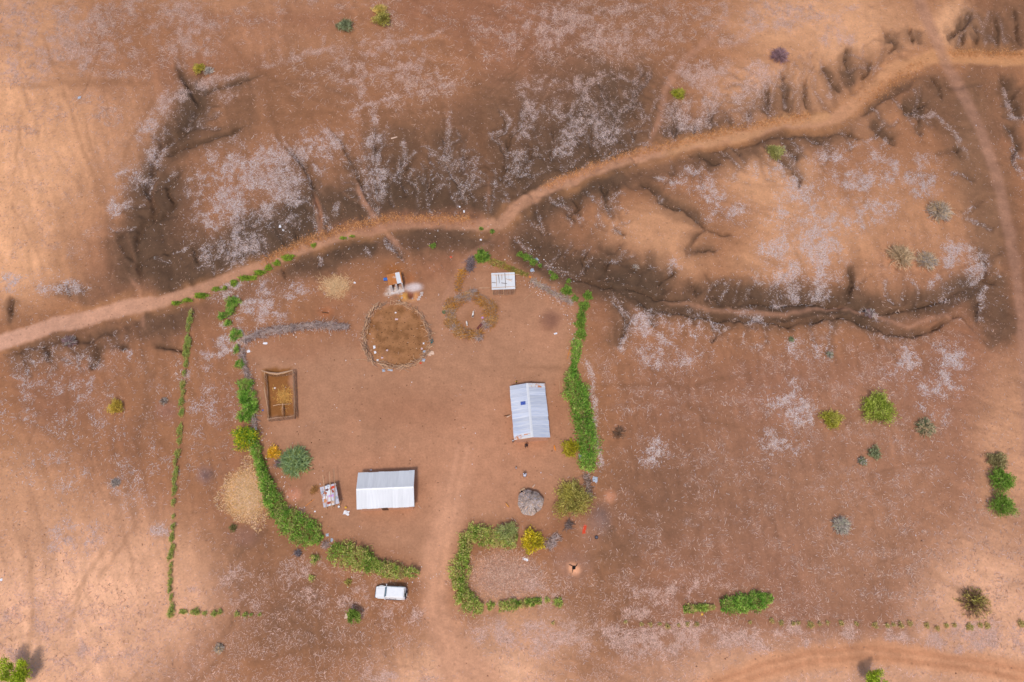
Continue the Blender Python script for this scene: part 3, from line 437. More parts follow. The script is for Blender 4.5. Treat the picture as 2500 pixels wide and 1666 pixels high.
def G(px, py, dz=0.0):
    x, y, _ = P(px, py); h = float(gz(x, y)); x, y, _ = P(px, py, h); return (x, y, h + dz)

# ------------------------------------------------------------------ ground sheet (one vertex grid, split by surface)
def grow(a, b, h, far):
    core = np.arange(a, b + h, h); out = []; s = h; x = core[-1]
    while x < far: s *= 1.35; x += s; out.append(x)
    lo = []; s = h; x = core[0]
    while x > -far: s *= 1.35; x -= s; lo.append(x)
    return np.array(lo[::-1] + list(core) + out)
xs = grow(-116, 116, 0.32, 6000.0); ys = grow(-4, 142, 0.32, 6000.0)
XX, YY = np.meshgrid(xs, ys); nx, ny = len(xs), len(ys)
px_, py_ = to_px(XX, YY)
ZZ = samp(Hm, px_, py_)
outf = sstep(0, 1, np.maximum(np.abs(XX) - 116, np.maximum(YY - 142, -4 - YY)) / 60.0)
ZZ = ZZ * (1 - outf)
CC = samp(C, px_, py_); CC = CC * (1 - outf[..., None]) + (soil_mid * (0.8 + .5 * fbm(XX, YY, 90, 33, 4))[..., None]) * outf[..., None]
LL = samp(np.clip(fzd * .95 + skd * .25, 0, 1.1), px_, py_) * (1 - outf)
V = np.stack([XX, YY, ZZ], -1).reshape(-1, 3)
i = np.arange(nx * ny).reshape(ny, nx)
F = np.stack([i[:-1, :-1], i[:-1, 1:], i[1:, 1:], i[1:, :-1]], -1).reshape(-1, 4)
gyy, gxx = np.gradient(ZZ, ys, xs); N = np.stack([-gxx, -gyy, np.ones_like(ZZ)], -1); N /= np.linalg.norm(N, axis=-1, keepdims=True); N = N.reshape(-1, 3)
rd = samp(road, px_, py_) * (1 - outf); nt_ = samp(netrack, px_, py_) * (1 - outf); yd = samp(yard, px_, py_); dr = samp(np.maximum(stroke(DRIVE[:6], 18, 10, .4), 0), px_, py_); se = samp(setrack, px_, py_)
cls = np.zeros_like(XX, int); cls[yd > .5] = 1; cls[dr > .5] = 4; cls[(se > .6) & (outf < .1)] = 5; cls[rd > .5] = 2; cls[nt_ > .35] = 3
cf = cls[:-1, :-1].reshape(-1)

def mat_ground():
    m = bpy.data.materials.new('dry_earth'); m.use_nodes = True; nt = m.node_tree; b = nt.nodes['Principled BSDF']
    b.inputs['Roughness'].default_value = 0.95; b.inputs['Specular IOR Level'].default_value = 0.1
    def nd(t, **k):
        n = nt.nodes.new(t)
        for a, v in k.items(): setattr(n, a, v)
        return n
    at = nd('ShaderNodeAttribute', attribute_name='Col'); al = nd('ShaderNodeAttribute', attribute_name='Litter')
    geo = nd('ShaderNodeNewGeometry')
    def noise(sc, det=4, rough=.6):
        n = nd('ShaderNodeTexNoise'); n.inputs['Scale'].default_value = sc; n.inputs['Detail'].default_value = det; n.inputs['Roughness'].default_value = rough
        nt.links.new(geo.outputs['Position'], n.inputs['Vector']); return n
    def rmap(src, a, b_, c, d):
        r = nd('ShaderNodeMapRange'); nt.links.new(src, r.inputs[0])
        for k, v in enumerate((a, b_, c, d)): r.inputs[k + 1].default_value = v
        return r.outputs[0]
    f1 = rmap(noise(2.6, 6, .75).outputs['Fac'], .3, .7, .85, 1.15); f2 = rmap(noise(.55, 5).outputs['Fac'], .3, .7, .90, 1.10)
    mu = nd('ShaderNodeMath', operation='MULTIPLY'); nt.links.new(f1, mu.inputs[0]); nt.links.new(f2, mu.inputs[1])
    sc = nd('ShaderNodeVectorMath', operation='SCALE'); nt.links.new(at.outputs['Color'], sc.inputs[0]); nt.links.new(mu.outputs[0], sc.inputs['Scale'])
    # fine chaff between the stalks
    g = rmap(noise(4.5, 5, .8).outputs['Fac'], .44, .66, 0, .75)
    mm = nd('ShaderNodeMath', operation='MULTIPLY'); nt.links.new(g, mm.inputs[0]); nt.links.new(al.outputs['Fac'], mm.inputs[1])
    mx = nd('ShaderNodeMix', data_type='RGBA'); nt.links.new(mm.outputs[0], mx.inputs[0]); nt.links.new(sc.outputs[0], mx.inputs[6])
    mx.inputs[7].default_value = (*rgb(202, 180, 174), 1)
    # sparse dark and pale crumbs
    v = nd('ShaderNodeTexVoronoi'); v.inputs['Scale'].default_value = 1.5; nt.links.new(geo.outputs['Position'], v.inputs['Vector'])
    cr = rmap(v.outputs['Distance'], .03, .10, .55, 0)
    hs = nd('ShaderNodeSeparateColor'); nt.links.new(v.outputs['Color'], hs.inputs[0]); gate = rmap(hs.outputs[0], .80, .85, 0, 1)
    m3 = nd('ShaderNodeMath', operation='MULTIPLY'); nt.links.new(cr, m3.inputs[0]); nt.links.new(gate, m3.inputs[1])
    mx2 = nd('ShaderNodeMix', data_type='RGBA'); nt.links.new(m3.outputs[0], mx2.inputs[0]); nt.links.new(mx.outputs[2], mx2.inputs[6]); mx2.inputs[7].default_value = (*rgb(226, 190, 166), 1)
    v2 = nd('ShaderNodeTexVoronoi'); v2.inputs['Scale'].default_value = .9; nt.links.new(geo.outputs['Position'], v2.inputs['Vector'])
    hs2 = nd('ShaderNodeSeparateColor'); nt.links.new(v2.outputs['Color'], hs2.inputs[0]); g2 = rmap(hs2.outputs[1], .72, .76, 0, 1); c2_ = rmap(v2.outputs['Distance'], .05, .22, .42, 0)
    m5 = nd('ShaderNodeMath', operation='MULTIPLY'); nt.links.new(g2, m5.inputs[0]); nt.links.new(c2_, m5.inputs[1])
    mx3 = nd('ShaderNodeMix', data_type='RGBA'); nt.links.new(m5.outputs[0], mx3.inputs[0]); nt.links.new(mx2.outputs[2], mx3.inputs[6]); mx3.inputs[7].default_value = (*rgb(104, 74, 54), 1); mx2 = mx3
    nt.links.new(mx2.outputs[2], b.inputs['Base Color'])
    bp = nd('ShaderNodeBump'); bp.inputs['Strength'].default_value = .5; bp.inputs['Distance'].default_value = .10
    nt.links.new(noise(3.2, 6, .7).outputs['Fac'], bp.inputs['Height']); nt.links.new(bp.outputs[0], b.inputs['Normal'])
    return m
M_ground = mat_ground()
for k, nm in enumerate(['ground', 'yard', 'dirt_road', 'cart_track', 'driveway', 'field_track']):
    fs = F[cf == k]
    if not len(fs): continue
    used, inv = np.unique(fs, return_inverse=True)
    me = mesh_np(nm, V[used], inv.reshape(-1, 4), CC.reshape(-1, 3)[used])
    at = me.attributes.new('Litter', 'FLOAT', 'POINT'); at.data.foreach_set('value', LL.reshape(-1)[used].astype(np.float32))
    me.polygons.foreach_set('use_smooth', np.ones(len(fs), bool)); me.normals_split_custom_set_from_vertices(N[used].tolist())
    o = link(nm, me, M_ground); o['kind'] = 'structure'
    o['label'] = {'ground': 'bare red-brown eroded farmland with gullies and scattered dry litter', 'yard': 'swept bare brown earth yard of the homestead', 'dirt_road': 'pale sandy dirt road winding along the dark slopes', 'cart_track': 'narrow pale track running down the upper right side', 'driveway': 'bare earth driveway leading into the yard from below', 'field_track': 'pale curved field track at the lower right'}[nm]

# ------------------------------------------------------------------ loose dry litter: stuff nobody could count
def scatter(n, dens):
    px = rng.uniform(-120, 2620, n); py = rng.uniform(-80, 1720, n)
    keep = rng.random(n) < samp(dens, px, py)
    return px[keep], py[keep]
def ribbons(px, py, lmin, lmax, w, cols, lift=.05, dirn=None, spread=3.14, curl=.6, wjit=.3, single=False, south_len=1.0):
    """thin bent blades lying on the ground"""
    n = len(px); X, Y, _ = P(px, py); h = gz(X, Y)
    a = rng.uniform(-math.pi, math.pi, n) if dirn is None else dirn + rng.normal(0, spread, n)
    L = (lmin + (lmax - lmin) * rng.random(n) ** 1.6) * np.where(py < 330, 1, south_len); W = w * (1 + wjit * rng.normal(0, 1, n).clip(-1.5, 2)); b = a + rng.normal(0, curl, n)
    z0 = h + rng.uniform(.01, .04, n); z1 = h + rng.uniform(.03, lift + .06, n); z2 = h + rng.uniform(.01, lift + .02, n)
    d0 = np.stack([np.cos(a), np.sin(a)], -1); d1 = np.stack([np.cos(b), np.sin(b)], -1)
    p0 = np.stack([X, Y], -1); p1 = p0 + d0 * (L / 2)[:, None]; p2 = p1 + d1 * (L / 2)[:, None]
    n0 = np.stack([-d0[:, 1], d0[:, 0]], -1) * (W / 2)[:, None]; n2_ = np.stack([-d1[:, 1], d1[:, 0]], -1) * (W / 2)[:, None]
    tl = rng.uniform(-.02, .02, n)
    def v3(p, z): return np.concatenate([p, z[:, None]], -1)
    if single:
        VV = np.stack([v3(p0 - n0 * .8, z0), v3(p0 + n0 * .8, z0 + .01), v3(p2 + n2_ * .6, z1), v3(p2 - n2_ * .6, z1 + .01)], 1).reshape(-1, 3)
        FF = np.arange(n * 4).reshape(-1, 4)[:, ::-1]
        ci = rng.integers(0, len(cols), n); c = np.array([s2l(q) for q in cols])[ci] * rng.uniform(.8, 1.15, n)[:, None]
        return VV, FF, np.repeat(c, 4, 0)
    VV = np.stack([v3(p0 - n0 * .7, z0), v3(p0 + n0 * .7, z0 + .01), v3(p1 + n0, z1 + tl), v3(p1 - n0, z1 - tl), v3(p2 + n2_ * .6, z2), v3(p2 - n2_ * .6, z2 + .01)], 1).reshape(-1, 3)
    base = np.arange(n)[:, None] * 6
    FF = np.concatenate([base + np.array([[0, 3, 2, 1]]), base + np.array([[3, 5, 4, 2]])], 0)
    ci = rng.integers(0, len(cols), n); c = np.array([s2l(q) for q in cols])[ci] * rng.uniform(.78, 1.15, n)[:, None]
    return VV, FF, np.repeat(c, 6, 0)
M_straw = mat_attr('dry_straw', .9); M_leaf = mat_attr('leaf', .75, .4, 1.85); M_twig = mat_attr('twig', .9, 0, 1.4)
px, py = scatter(1700000, np.clip(fzd, 0, 1.4) ** 1.15 * .8)
if len(px) > 480000: px, py = px[:480000], py[:480000]
VV, FF, CV = ribbons(px, py, .16, .55, .05, [(216, 200, 198), (206, 186, 182), (226, 214, 210), (208, 178, 162), (200, 188, 194), (212, 184, 168)], single=True)
south_f = np.repeat(sstep(1150, 1450, py) * .75 + .7 * sstep(420, 120, py), 4)[:, None]; CV = CV * (1 - south_f) + s2l((204, 160, 138)) * (CV.mean(1, keepdims=True) / .5) * south_f
print('fuzz', len(px))
tag(link('dry_grass_litter', mesh_np('dry_grass_litter', VV, FF, CV), M_straw), 'pale fine dry grass and straw lying in drifts over the fields', None, kind='stuff')
px, py = scatter(640000, skd * np.where(GY < 330, .62, .17))
VV, FF, CV = ribbons(px, py, .25, 1.1, .055, [(206, 168, 146), (198, 158, 136), (214, 180, 160), (188, 148, 124), (206, 176, 166)], lift=.08, curl=.3, south_len=.62)
print('stalk', len(px))
tag(link('fallen_stalks', mesh_np('fallen_stalks', VV, FF, CV), M_straw), 'pinkish tan fallen crop stalks scattered over the ploughed fields', None, kind='stuff')
chaff = np.clip(.30 + .9 * sstep(.4, .65, ns) * (.4 + sk), 0, 1.2) * clear * (1 - yard * .98) * (1 - dm * .75) * (.45 + .9 * sstep(.35, .65, nf2))
px, py = scatter(420000, chaff * .30)
VV, FF, CV = ribbons(px, py, .16, .5, .05, [(196, 152, 128), (184, 140, 116), (206, 166, 144), (172, 128, 104), (150, 108, 86), (190, 158, 146)], lift=.06, single=True)
tag(link('dry_chaff', mesh_np('dry_chaff', VV, FF, CV), M_straw), 'short pinkish brown chaff matting the open fields', None, kind='stuff')
# scattered straw of the golden patch, the heap behind the kraal and the trampled rims
def stuff_patch(name, label, x, y, rx, ry, n, lmin, lmax, w, cols, lift=.2):
    a = rng.uniform(0, 2 * math.pi, n); r = np.minimum(np.abs(rng.normal(0, .6, n)) ** .85, 1.2) * (1 + .18 * np.sin(3 * a + x) + .1 * np.sin(7 * a))
    VV, FF, CV = ribbons(x + rx * r * np.cos(a), y + ry * r * np.sin(a), lmin, lmax, w, cols, lift=lift)
    return tag(link(name, mesh_np(name, VV, FF, CV), M_straw), label, None, kind='stuff')
stuff_patch('golden_dry_grass', 'golden yellow dry grass left of the long curved hedge', 602, 1208, 50, 66, 8000, .2, .55, .05, [(236, 194, 144), (240, 202, 158), (226, 182, 128), (232, 192, 162), (222, 174, 116)])
stuff_patch('straw_heap', 'pale yellow straw heap lying above the brushwood fence', 820, 700, 32, 24, 1300, .3, 1.1, .045, [(224, 184, 138), (212, 170, 126), (232, 196, 152)], .3)
stuff_patch('pen_straw', 'loose yellow straw on the floor of the rectangular stick pen', 694, 968, 22, 26, 420, .25, .6, .06, [(214, 166, 92), (204, 150, 80)])
stuff_patch('dry_grass_mat', 'pinkish dry grass filling the hedged plot below the yard', 1225, 1405, 92, 62, 4200, .2, .55, .05, [(216, 172, 148), (226, 188, 166), (206, 158, 132), (196, 150, 128)])
hx = np.concatenate([rng.normal(0, 1, 520) * 9 + np.interp(rng.random(520), np.linspace(0, 1, 6), [640, 760, 850, 930, 1040, 1150])])
seg = [(560, 648), (700, 590), (800, 560), (890, 540), (1000, 528), (1130, 528)]
def along(pts, n, sd):
    pts = np.array(pts, float); L = np.r_[0, np.cumsum(np.hypot(*np.diff(pts, axis=0).T))]; t = rng.random(n) * L[-1]
    return np.interp(t, L, pts[:, 0]) + rng.normal(0, sd, n), np.interp(t, L, pts[:, 1]) + rng.normal(0, sd, n)
q = [along([(640, 636), (760, 580), (860, 548), (960, 528), (1150, 532)], 2600, 7), along([(1330, 450), (1500, 382), (1640, 350), (1800, 310), (1980, 278)], 2600, 6), along([(2100, 240), (2250, 160)], 500, 10), along([(2320, 128), (2500, 132)], 900, 6)]
qx = np.concatenate([a for a, b in q]); qy = np.concatenate([b for a, b in q])
VV, FF, CV = ribbons(qx, qy, .2, .55, .06, [(206, 146, 92), (196, 134, 84), (216, 160, 112), (184, 122, 74)], lift=.25)
tag(link('verge_grass', mesh_np('verge_grass', VV, FF, CV), M_straw), 'orange dry grass fringe along the edges of the dirt road', None, kind='stuff')
q = [along([(600, 845), (640, 815), (760, 805), (860, 800)], 110, 5), along([(620, 900), (625, 1000), (650, 1070), (690, 1180), (740, 1260)], 90, 8), along([(1270, 690), (1360, 735), (1400, 800), (1405, 900)], 110, 7), along([(1250, 575), (1400, 690)], 60, 6), along([(790, 1320), (880, 1400), (1100, 1400)], 60, 14),
     (rng.uniform(640, 1400, 80), rng.uniform(640, 1300, 80)), (rng.uniform(640, 1300, 120), rng.uniform(520, 660, 120)), (rng.uniform(0, 2500, 130), rng.uniform(0, 1660, 130))]
qx = np.concatenate([a for a, b in q]); qy = np.concatenate([b for a, b in q])
VV, FF, CV = ribbons(qx, qy, .10, .22, .09, [(240, 236, 236), (232, 216, 208), (226, 200, 184), (216, 214, 226)], lift=.06)
tag(link('litter_scraps', mesh_np('litter_scraps', VV, FF, CV), M_straw), 'tiny pale scraps of litter strewn over yard and road', None, kind='stuff')

def stones(name, label, px, py, smin, smax, cols):
    n = len(px); X, Y, _ = P(px, py); h = gz(X, Y); r = smin + (smax - smin) * rng.random(n) ** 2.2; o = np.stack([X, Y, h + r * .15], -1); j = rng.uniform(.6, 1.3, (n, 6, 1))
    d = np.array([[1, 0, 0], [0, 1, 0], [-1, 0, 0], [0, -1, 0], [0, 0, .7], [0, 0, -.5]]); a = rng.uniform(0, 6.28, n); ca, sa = np.cos(a), np.sin(a)
    D = np.stack([d[None, :, 0] * ca[:, None] - d[None, :, 1] * sa[:, None], d[None, :, 0] * sa[:, None] + d[None, :, 1] * ca[:, None], np.repeat(d[None, :, 2], n, 0)], -1) * j * r[:, None, None]
    f = np.array([[0, 1, 4], [1, 2, 4], [2, 3, 4], [3, 0, 4], [1, 0, 5], [2, 1, 5], [3, 2, 5], [0, 3, 5]]); c = np.array([s2l(q) for q in cols])[rng.integers(0, len(cols), n)] * rng.uniform(.8, 1.15, n)[:, None]
    return tag(link(name, mesh_np(name, (o[:, None] + D).reshape(-1, 3), (np.arange(n)[:, None, None] * 6 + f[None]).reshape(-1, 3), np.repeat(c, 6, 0)), M_straw), label, None, kind='stuff')
q = [(rng.uniform(-60, 2560, 2600), rng.uniform(-60, 1700, 2600)), along(MAIN_ROAD[1:-1], 500, 16), along(NE_TRACK[1:-2], 160, 14)] + [along(p, int(6 + 4 * len(p)), 5) for p, w in CHAN]
stones('pebbles', 'small brown stones and clods strewn over fields, road edges and gullies', np.concatenate([a for a, b in q]), np.concatenate([b for a, b in q]), .03, .14, [(160, 118, 94), (180, 138, 114), (150, 110, 88), (206, 170, 148), (194, 156, 136)])
a_, b_ = rng.uniform(0, 6.28, 330), np.sqrt(rng.random(330)); qx = np.concatenate([970 + 74 * b_ * np.cos(a_), rng.uniform(660, 1380, 160)]); qy = np.concatenate([822 + 72 * b_ * np.sin(a_), rng.uniform(850, 1250, 160)])
stones('dung_clods', 'dark dung clods on the kraal floor and the yard', qx, qy, .04, .12, [(112, 80, 54), (100, 70, 46), (128, 92, 62)])

# ------------------------------------------------------------------ plants
def leaf_quads(pos, nrm, size, asp, col):
    """one folded diamond leaf per point"""
    n = len(pos); up = rng.normal(0, 1, (n, 3)); t = np.cross(nrm, up); t /= np.linalg.norm(t, axis=1, keepdims=True) + 1e-9
    bt = np.cross(nrm, t); L = (size * rng.uniform(.6, 1.35, n))[:, None]
    a = pos - t * L * .5; c = pos + t * L * .5; mid = pos + nrm * L * .12
    b = mid + bt * L * asp * .5; d = mid - bt * L * asp * .5
    VV = np.stack([a, b, c, d], 1).reshape(-1, 3); FF = np.arange(n * 4).reshape(-1, 4)
    return VV, FF, np.repeat(col, 4, 0)
def blades(pos, out, L, W, cols, lump=.8, jit=.2):
    """narrow leaves that spray outward from each point; colour drifts from clump to clump"""
    n = len(pos); cols = np.array([s2l(q) for q in cols]); t = out * .75 + rng.normal(0, .55, (n, 3)) + np.array([0, 0, .12]); t /= np.linalg.norm(t, axis=1, keepdims=True) + 1e-9
    up = np.array([0, 0, 1.0]) + rng.normal(0, .55, (n, 3)); bt = np.cross(t, up); bt /= np.linalg.norm(bt, axis=1, keepdims=True) + 1e-9
    LL_ = (L * rng.uniform(.55, 1.4, n))[:, None]; WW = (W * rng.uniform(.7, 1.3, n))[:, None]
    a = pos - t * LL_ * .4; c = pos + t * LL_ * .6; mid = pos + np.cross(bt, t) * WW * .25; b = mid + bt * WW * .5; d = mid - bt * WW * .5
    a[:, 2] = np.maximum(a[:, 2], .03); c[:, 2] = np.maximum(c[:, 2], .03)
    seed = int(rng.integers(0, 6)); k = vnoise(pos[:, 0] * 1.0 + 40 * seed, pos[:, 1] + 3.1 * pos[:, 2], lump, 91); k2 = vnoise(pos[:, 0] + 9.3, pos[:, 1] - 5.7, lump * .45, 92)
    idx = np.clip((k * 1.25 + rng.normal(0, .12, n)) * len(cols) - .1 * len(cols), 0, len(cols) - 1).astype(int)
    col = cols[idx] * ((.78 + .44 * k2) * rng.uniform(1 - jit, 1 + jit, n))[:, None]
    return np.stack([a, b, c, d], 1).reshape(-1, 3), np.arange(n * 4).reshape(-1, 4), np.repeat(col, 4, 0)
def bush_points(n, rx, ry, h):
    az = rng.uniform(0, 2 * math.pi, n); cz = rng.uniform(-.15, 1, n); sz = np.sqrt(1 - np.clip(cz, -1, 1) ** 2); ph = rng.uniform(0, 6.28, 4)
    lob = 1 + .16 * np.sin(3 * az + ph[0]) + .10 * np.sin(5 * az + ph[1]) + .08 * np.sin(9 * az + ph[2]) + .10 * np.sin(4 * az + 6 * cz + ph[3])
    u = np.clip(rng.normal(.80, .20, n), .15, 1.22) * lob * .92
    d = np.stack([np.cos(az) * sz, np.sin(az) * sz, cz], -1); pos = d * u[:, None] * np.array([rx, ry, h * .55]); pos[:, 2] = np.maximum(pos[:, 2] + h * .42, .06)
    return pos, d
def leaf_cloud(centers, radii, per, size, cols, asp=.5, flat=.8, jit=.22):
    ps, ds = [], []
    for (c, r, k) in zip(centers, radii, per):
        d = rng.normal(0, 1, (k, 3)); d /= np.linalg.norm(d, axis=1, keepdims=True); ps.append(np.array(c) + d * (r * np.clip(rng.normal(.72, .28, k), .1, 1.4))[:, None] * np.array([1, 1, flat])); ds.append(d)
    p = np.concatenate(ps); p[:, 2] = np.maximum(p[:, 2], .05); return blades(p, np.concatenate(ds), size * 1.5, size * .5, cols)
M_bark = mat_basic('bark', rgb(112, 88, 70), .95, .3, 14)
GREEN = [(92, 116, 48), (120, 142, 60), (140, 156, 74), (162, 168, 92), (172, 164, 104), (150, 132, 90)]
DKGREEN = [(74, 106, 40), (92, 132, 48), (110, 146, 56), (130, 160, 70), (148, 164, 84), (140, 134, 84)]
OLIVE = [(150, 142, 72), (134, 126, 60), (168, 158, 92), (120, 114, 56)]
YELLOW = [(182, 166, 36), (160, 146, 30), (196, 180, 60), (140, 132, 34)]
LIME = [(142, 156, 40), (124, 142, 34), (160, 172, 62), (104, 122, 30)]
GREYG = [(124, 132, 96), (108, 116, 82), (142, 148, 116), (92, 98, 70)]
SAGE = [(136, 156, 108), (118, 140, 92), (156, 174, 124), (104, 124, 78)]
TAN = [(196, 168, 132), (176, 150, 116), (210, 184, 150), (160, 136, 108)]
GREYT = [(176, 164, 152), (154, 142, 134), (194, 182, 170), (136, 122, 116)]
PURP = [(150, 118, 122), (136, 106, 112), (166, 134, 134), (124, 96, 96)]
BROWN = [(120, 92, 74), (104, 80, 64), (136, 106, 84)]
MIXB = [(190, 130, 50), (170, 112, 44), (204, 150, 74), (160, 130, 110), (150, 124, 116)]

def leafy(name, label, cat, px, py, r_px, cols, h=None, group=None, dens=1.0, leaf=.20, asp=.45, trunk=True, sx=1.0, sy=1.0, sub=None):
    x, y, z = G(px, py); r = r_px * mpp(px, py); h = h or max(.5, r * 1.1)
    t = thing(name, label, cat, (x, y, z), 0, group)
    n = int(np.clip(190 * dens * math.pi * r * r * sx * sy, 90, 5200)); pos, d = bush_points(n, r * sx, r * sy, h); k = min(1, .55 + r * .3)
    VV, FF, CV = blades(pos, d, .34 * k, .105 * k, cols, max(.35, r * .45)); link('foliage', mesh_np('foliage', VV, FF, CV), M_leaf, t)
    if trunk:
        b = MB()
        for q in range(6):
            a = q * 1.05 + random.random(); b.tube([(0, 0, -.05), (.3 * r * math.cos(a), .3 * r * math.sin(a), h * .35), (.75 * r * math.cos(a), .75 * r * math.sin(a), h * .6)], [.04 + .02 * h, .03 + .01 * h, .012], 5)
        b.build('stem', M_bark, t)
    return t
def twiggy(name, label, cat, px, py, r_px, cols, h=None, n=170, w=.035, group=None, leaves=None, leaf_n=0, flat=.75):
    """bare or needle-like bush: forked twigs radiating from the base, real tapered prisms"""
    x, y, z = G(px, py); r = r_px * mpp(px, py); h = h or max(.45, r * 1.0)
    t = thing(name, label, cat, (x, y, z), 0, group); vs_, fs_, cs_ = [], [], []; cl = [s2l(c) for c in cols]; tips = []
    def prism(p, q, r0, r1, c):
        d = (q - p); d = d / (np.linalg.norm(d) + 1e-9); a = np.cross(d, [0, 0, 1.0]); a /= np.linalg.norm(a) + 1e-6; b = np.cross(d, a); k = len(vs_)
        for (o, rad) in ((p, r0), (q, r1)):
            for ang in (0, 2.094, 4.189): vs_.append(o + (a * math.cos(ang) + b * math.sin(ang)) * rad); cs_.append(c)
        for j in range(3): fs_.append((k + j, k + (j + 1) % 3, k + 3 + (j + 1) % 3, k + 3 + j))
    for k in range(n):
        a = random.uniform(0, 6.28); el = math.acos(random.random() ** .8); c = cl[random.randrange(len(cl))] * random.uniform(.8, 1.15)
        d = np.array([math.cos(a) * math.sin(el), math.sin(a) * math.sin(el), math.cos(el)]) * np.array([r, r, h]) * random.uniform(.75, 1.08)
        p0 = np.array([random.gauss(0, .06 * r), random.gauss(0, .06 * r), .03]); m = d * random.uniform(.45, .6) + np.array([random.gauss(0, .07 * r), random.gauss(0, .07 * r), .05 * h])
        prism(p0, m, w * 1.3, w, c); tip = d + np.array([0, 0, -.08 * h]); tip[2] = max(.05, tip[2]); prism(m, tip, w, w * .5, c); tips.append(tip)
        for _ in range(2):
            e = m + (tip - m) * random.uniform(.2, .8); f = e + np.array([random.gauss(0, .16 * r), random.gauss(0, .16 * r), random.gauss(.03, .10) * h]); f[2] = max(.05, f[2]); prism(e, f, w * .8, w * .4, c); tips.append(f)
    link('twigs', mesh_np('twigs', np.array(vs_), np.array(fs_), np.array(cs_)), M_twig, t)
    if leaves:
        sel = [tips[random.randrange(len(tips))] for _ in range(leaf_n)]
        VV, FF, CV = leaf_cloud(sel, [.16 + .06 * r] * leaf_n, [9] * leaf_n, .15, leaves, .5); link('foliage', mesh_np('foliage', VV, FF, CV), M_leaf, t)
    b = MB(); b.tube([(0, 0, -.06), (0.02, 0.01, h * .3)], [.09 + .02 * r, .04], 6).build('stem', M_bark, t)
    return t
def hedge(name, label, pts, hw, cols, h, dens=1.0, leaf=.22, cat='hedge', group=None):
    W = [G(*p) for p in pts]; o = W[len(W) // 2]; t = thing(name, label, cat, o, 0, group)
    sc = [mpp(*p) for p in pts]; ps, ds = [], []; b = MB()
    for k in range(len(W) - 1):
        p, q = np.array(W[k]), np.array(W[k + 1]); L = np.linalg.norm(q - p); w0, w1 = hw[k] * sc[k], hw[k + 1] * sc[k + 1]; n = max(60, int(L * (w0 + w1) * 230 * dens))
        u = rng.random(n); dv = q - p; nr = np.array([-dv[1], dv[0], 0]) / (L + 1e-9); c = p + dv * u[:, None]
        lob = .66 + .8 * vnoise(c[:, 0], c[:, 1], 1.1, 95); w_ = (w0 + (w1 - w0) * u) * lob
        th = rng.uniform(-.12, math.pi + .12, n); rr = np.clip(rng.normal(.78, .27, n), .1, 1.45); side = np.cos(th) * rr; hl = h * (.5 + .9 * vnoise(c[:, 0] + 50, c[:, 1], .9, 96)) * np.minimum(1, .45 + w_ * .6)
        pos = c + nr * (side * w_)[:, None] - np.array(o); pos[:, 2] = (c[:, 2] - o[2]) + .08 + np.maximum(np.sin(th), .05) * rr * hl * .95
        keep = vnoise(c[:, 0] + side * w_ * 2.2, c[:, 1] + 17, .75, 99) > .16; rng_k = keep | (rng.random(n) < .35); pos = pos[rng_k]; th = th[rng_k]; n = len(pos)
        ps.append(pos); ds.append(nr * np.cos(th)[:, None] + np.array([0, 0, 1]) * np.sin(th)[:, None] + (dv / L) * rng.normal(0, .4, (n, 1)))
        for _ in range(int(L)):
            v = random.random(); e = p + dv * v - np.array(o); b.tube([(e[0], e[1], e[2] - .05), (e[0] + random.gauss(0, .15), e[1] + random.gauss(0, .15), e[2] + h * .6)], [.05, .02], 4)
    VV, FF, CV = blades(np.concatenate(ps), np.concatenate(ds), leaf * 1.6, leaf * .5, cols, .7); link('foliage', mesh_np('foliage', VV, FF, CV), M_leaf, t)
    if b.v: b.build('stems', M_bark, t)['kind'] = 'stuff'
    return t

hedge('hedge', 'long thick green hedge curving down the left side of the yard', [(614, 1062), (627, 1099), (635, 1131), (643, 1158), (655, 1188), (664, 1214), (676, 1243), (697, 1266), (722, 1286), (750, 1302), (772, 1314), (786, 1322)], [12, 10, 11, 13, 13, 15, 20, 22, 22, 23, 18, 10], DKGREEN, 2.0)
hedge('hedge', 'green hedge tapering to a point just above the parked white car', [(808, 1345), (834, 1356), (867, 1356), (896, 1376), (935, 1389), (976, 1397), (1004, 1400), (1026, 1399)], [12, 20, 24, 20, 17, 14, 11, 4], GREEN, 2.0)
hedge('hedge', 'tall green hedge along the right side of the yard beside the blue-grey roofed house', [(1407, 838), (1407, 858), (1402, 892), (1394, 922), (1402, 951), (1413, 986), (1424, 1028), (1430, 1062), (1437, 1095), (1435, 1128), (1430, 1152)], [11, 13, 6, 17, 24, 21, 21, 21, 20, 18, 12], DKGREEN, 2.2)
hedge('hedge', 'green hedge bounding the small plot to the right of the driveway', [(1262, 1324), (1230, 1319), (1196, 1314), (1170, 1309), (1141, 1303), (1140, 1328), (1131, 1356), (1123, 1384), (1122, 1414), (1124, 1442), (1137, 1468), (1158, 1484), (1180, 1488)], [14, 17, 17, 16, 16, 10, 16, 19, 19, 17, 18, 13, 7], GREEN, 1.7)
hedge('hedge', 'low green hedge strip along the bottom edge of the small hedged plot', [(1218, 1481), (1260, 1477), (1300, 1470), (1322, 1468)], [8, 10, 10, 6], GREEN, 1.0)
hedge('hedge', 'isolated thick green hedge clump in the lower right field', [(1758, 1481), (1772, 1480), (1803, 1476), (1843, 1470), (1872, 1463), (1884, 1461)], [9, 15, 22, 20, 15, 6], DKGREEN, 1.5)
hedge('hedge', 'low narrow green hedge pointing at the thick clump in the lower right field', [(1668, 1489), (1706, 1485), (1744, 1483)], [7, 9, 6], GREEN, 1.0)
hedge('hedge', 'sparse olive and yellow hedge running above the white-roofed shelter', [(1195, 640), (1225, 650), (1250, 660), (1270, 668), (1290, 674)], [8, 9, 6, 7, 5], [(146, 128, 58), (130, 120, 60), (160, 140, 84), (110, 118, 50)], .8, .8, .17)

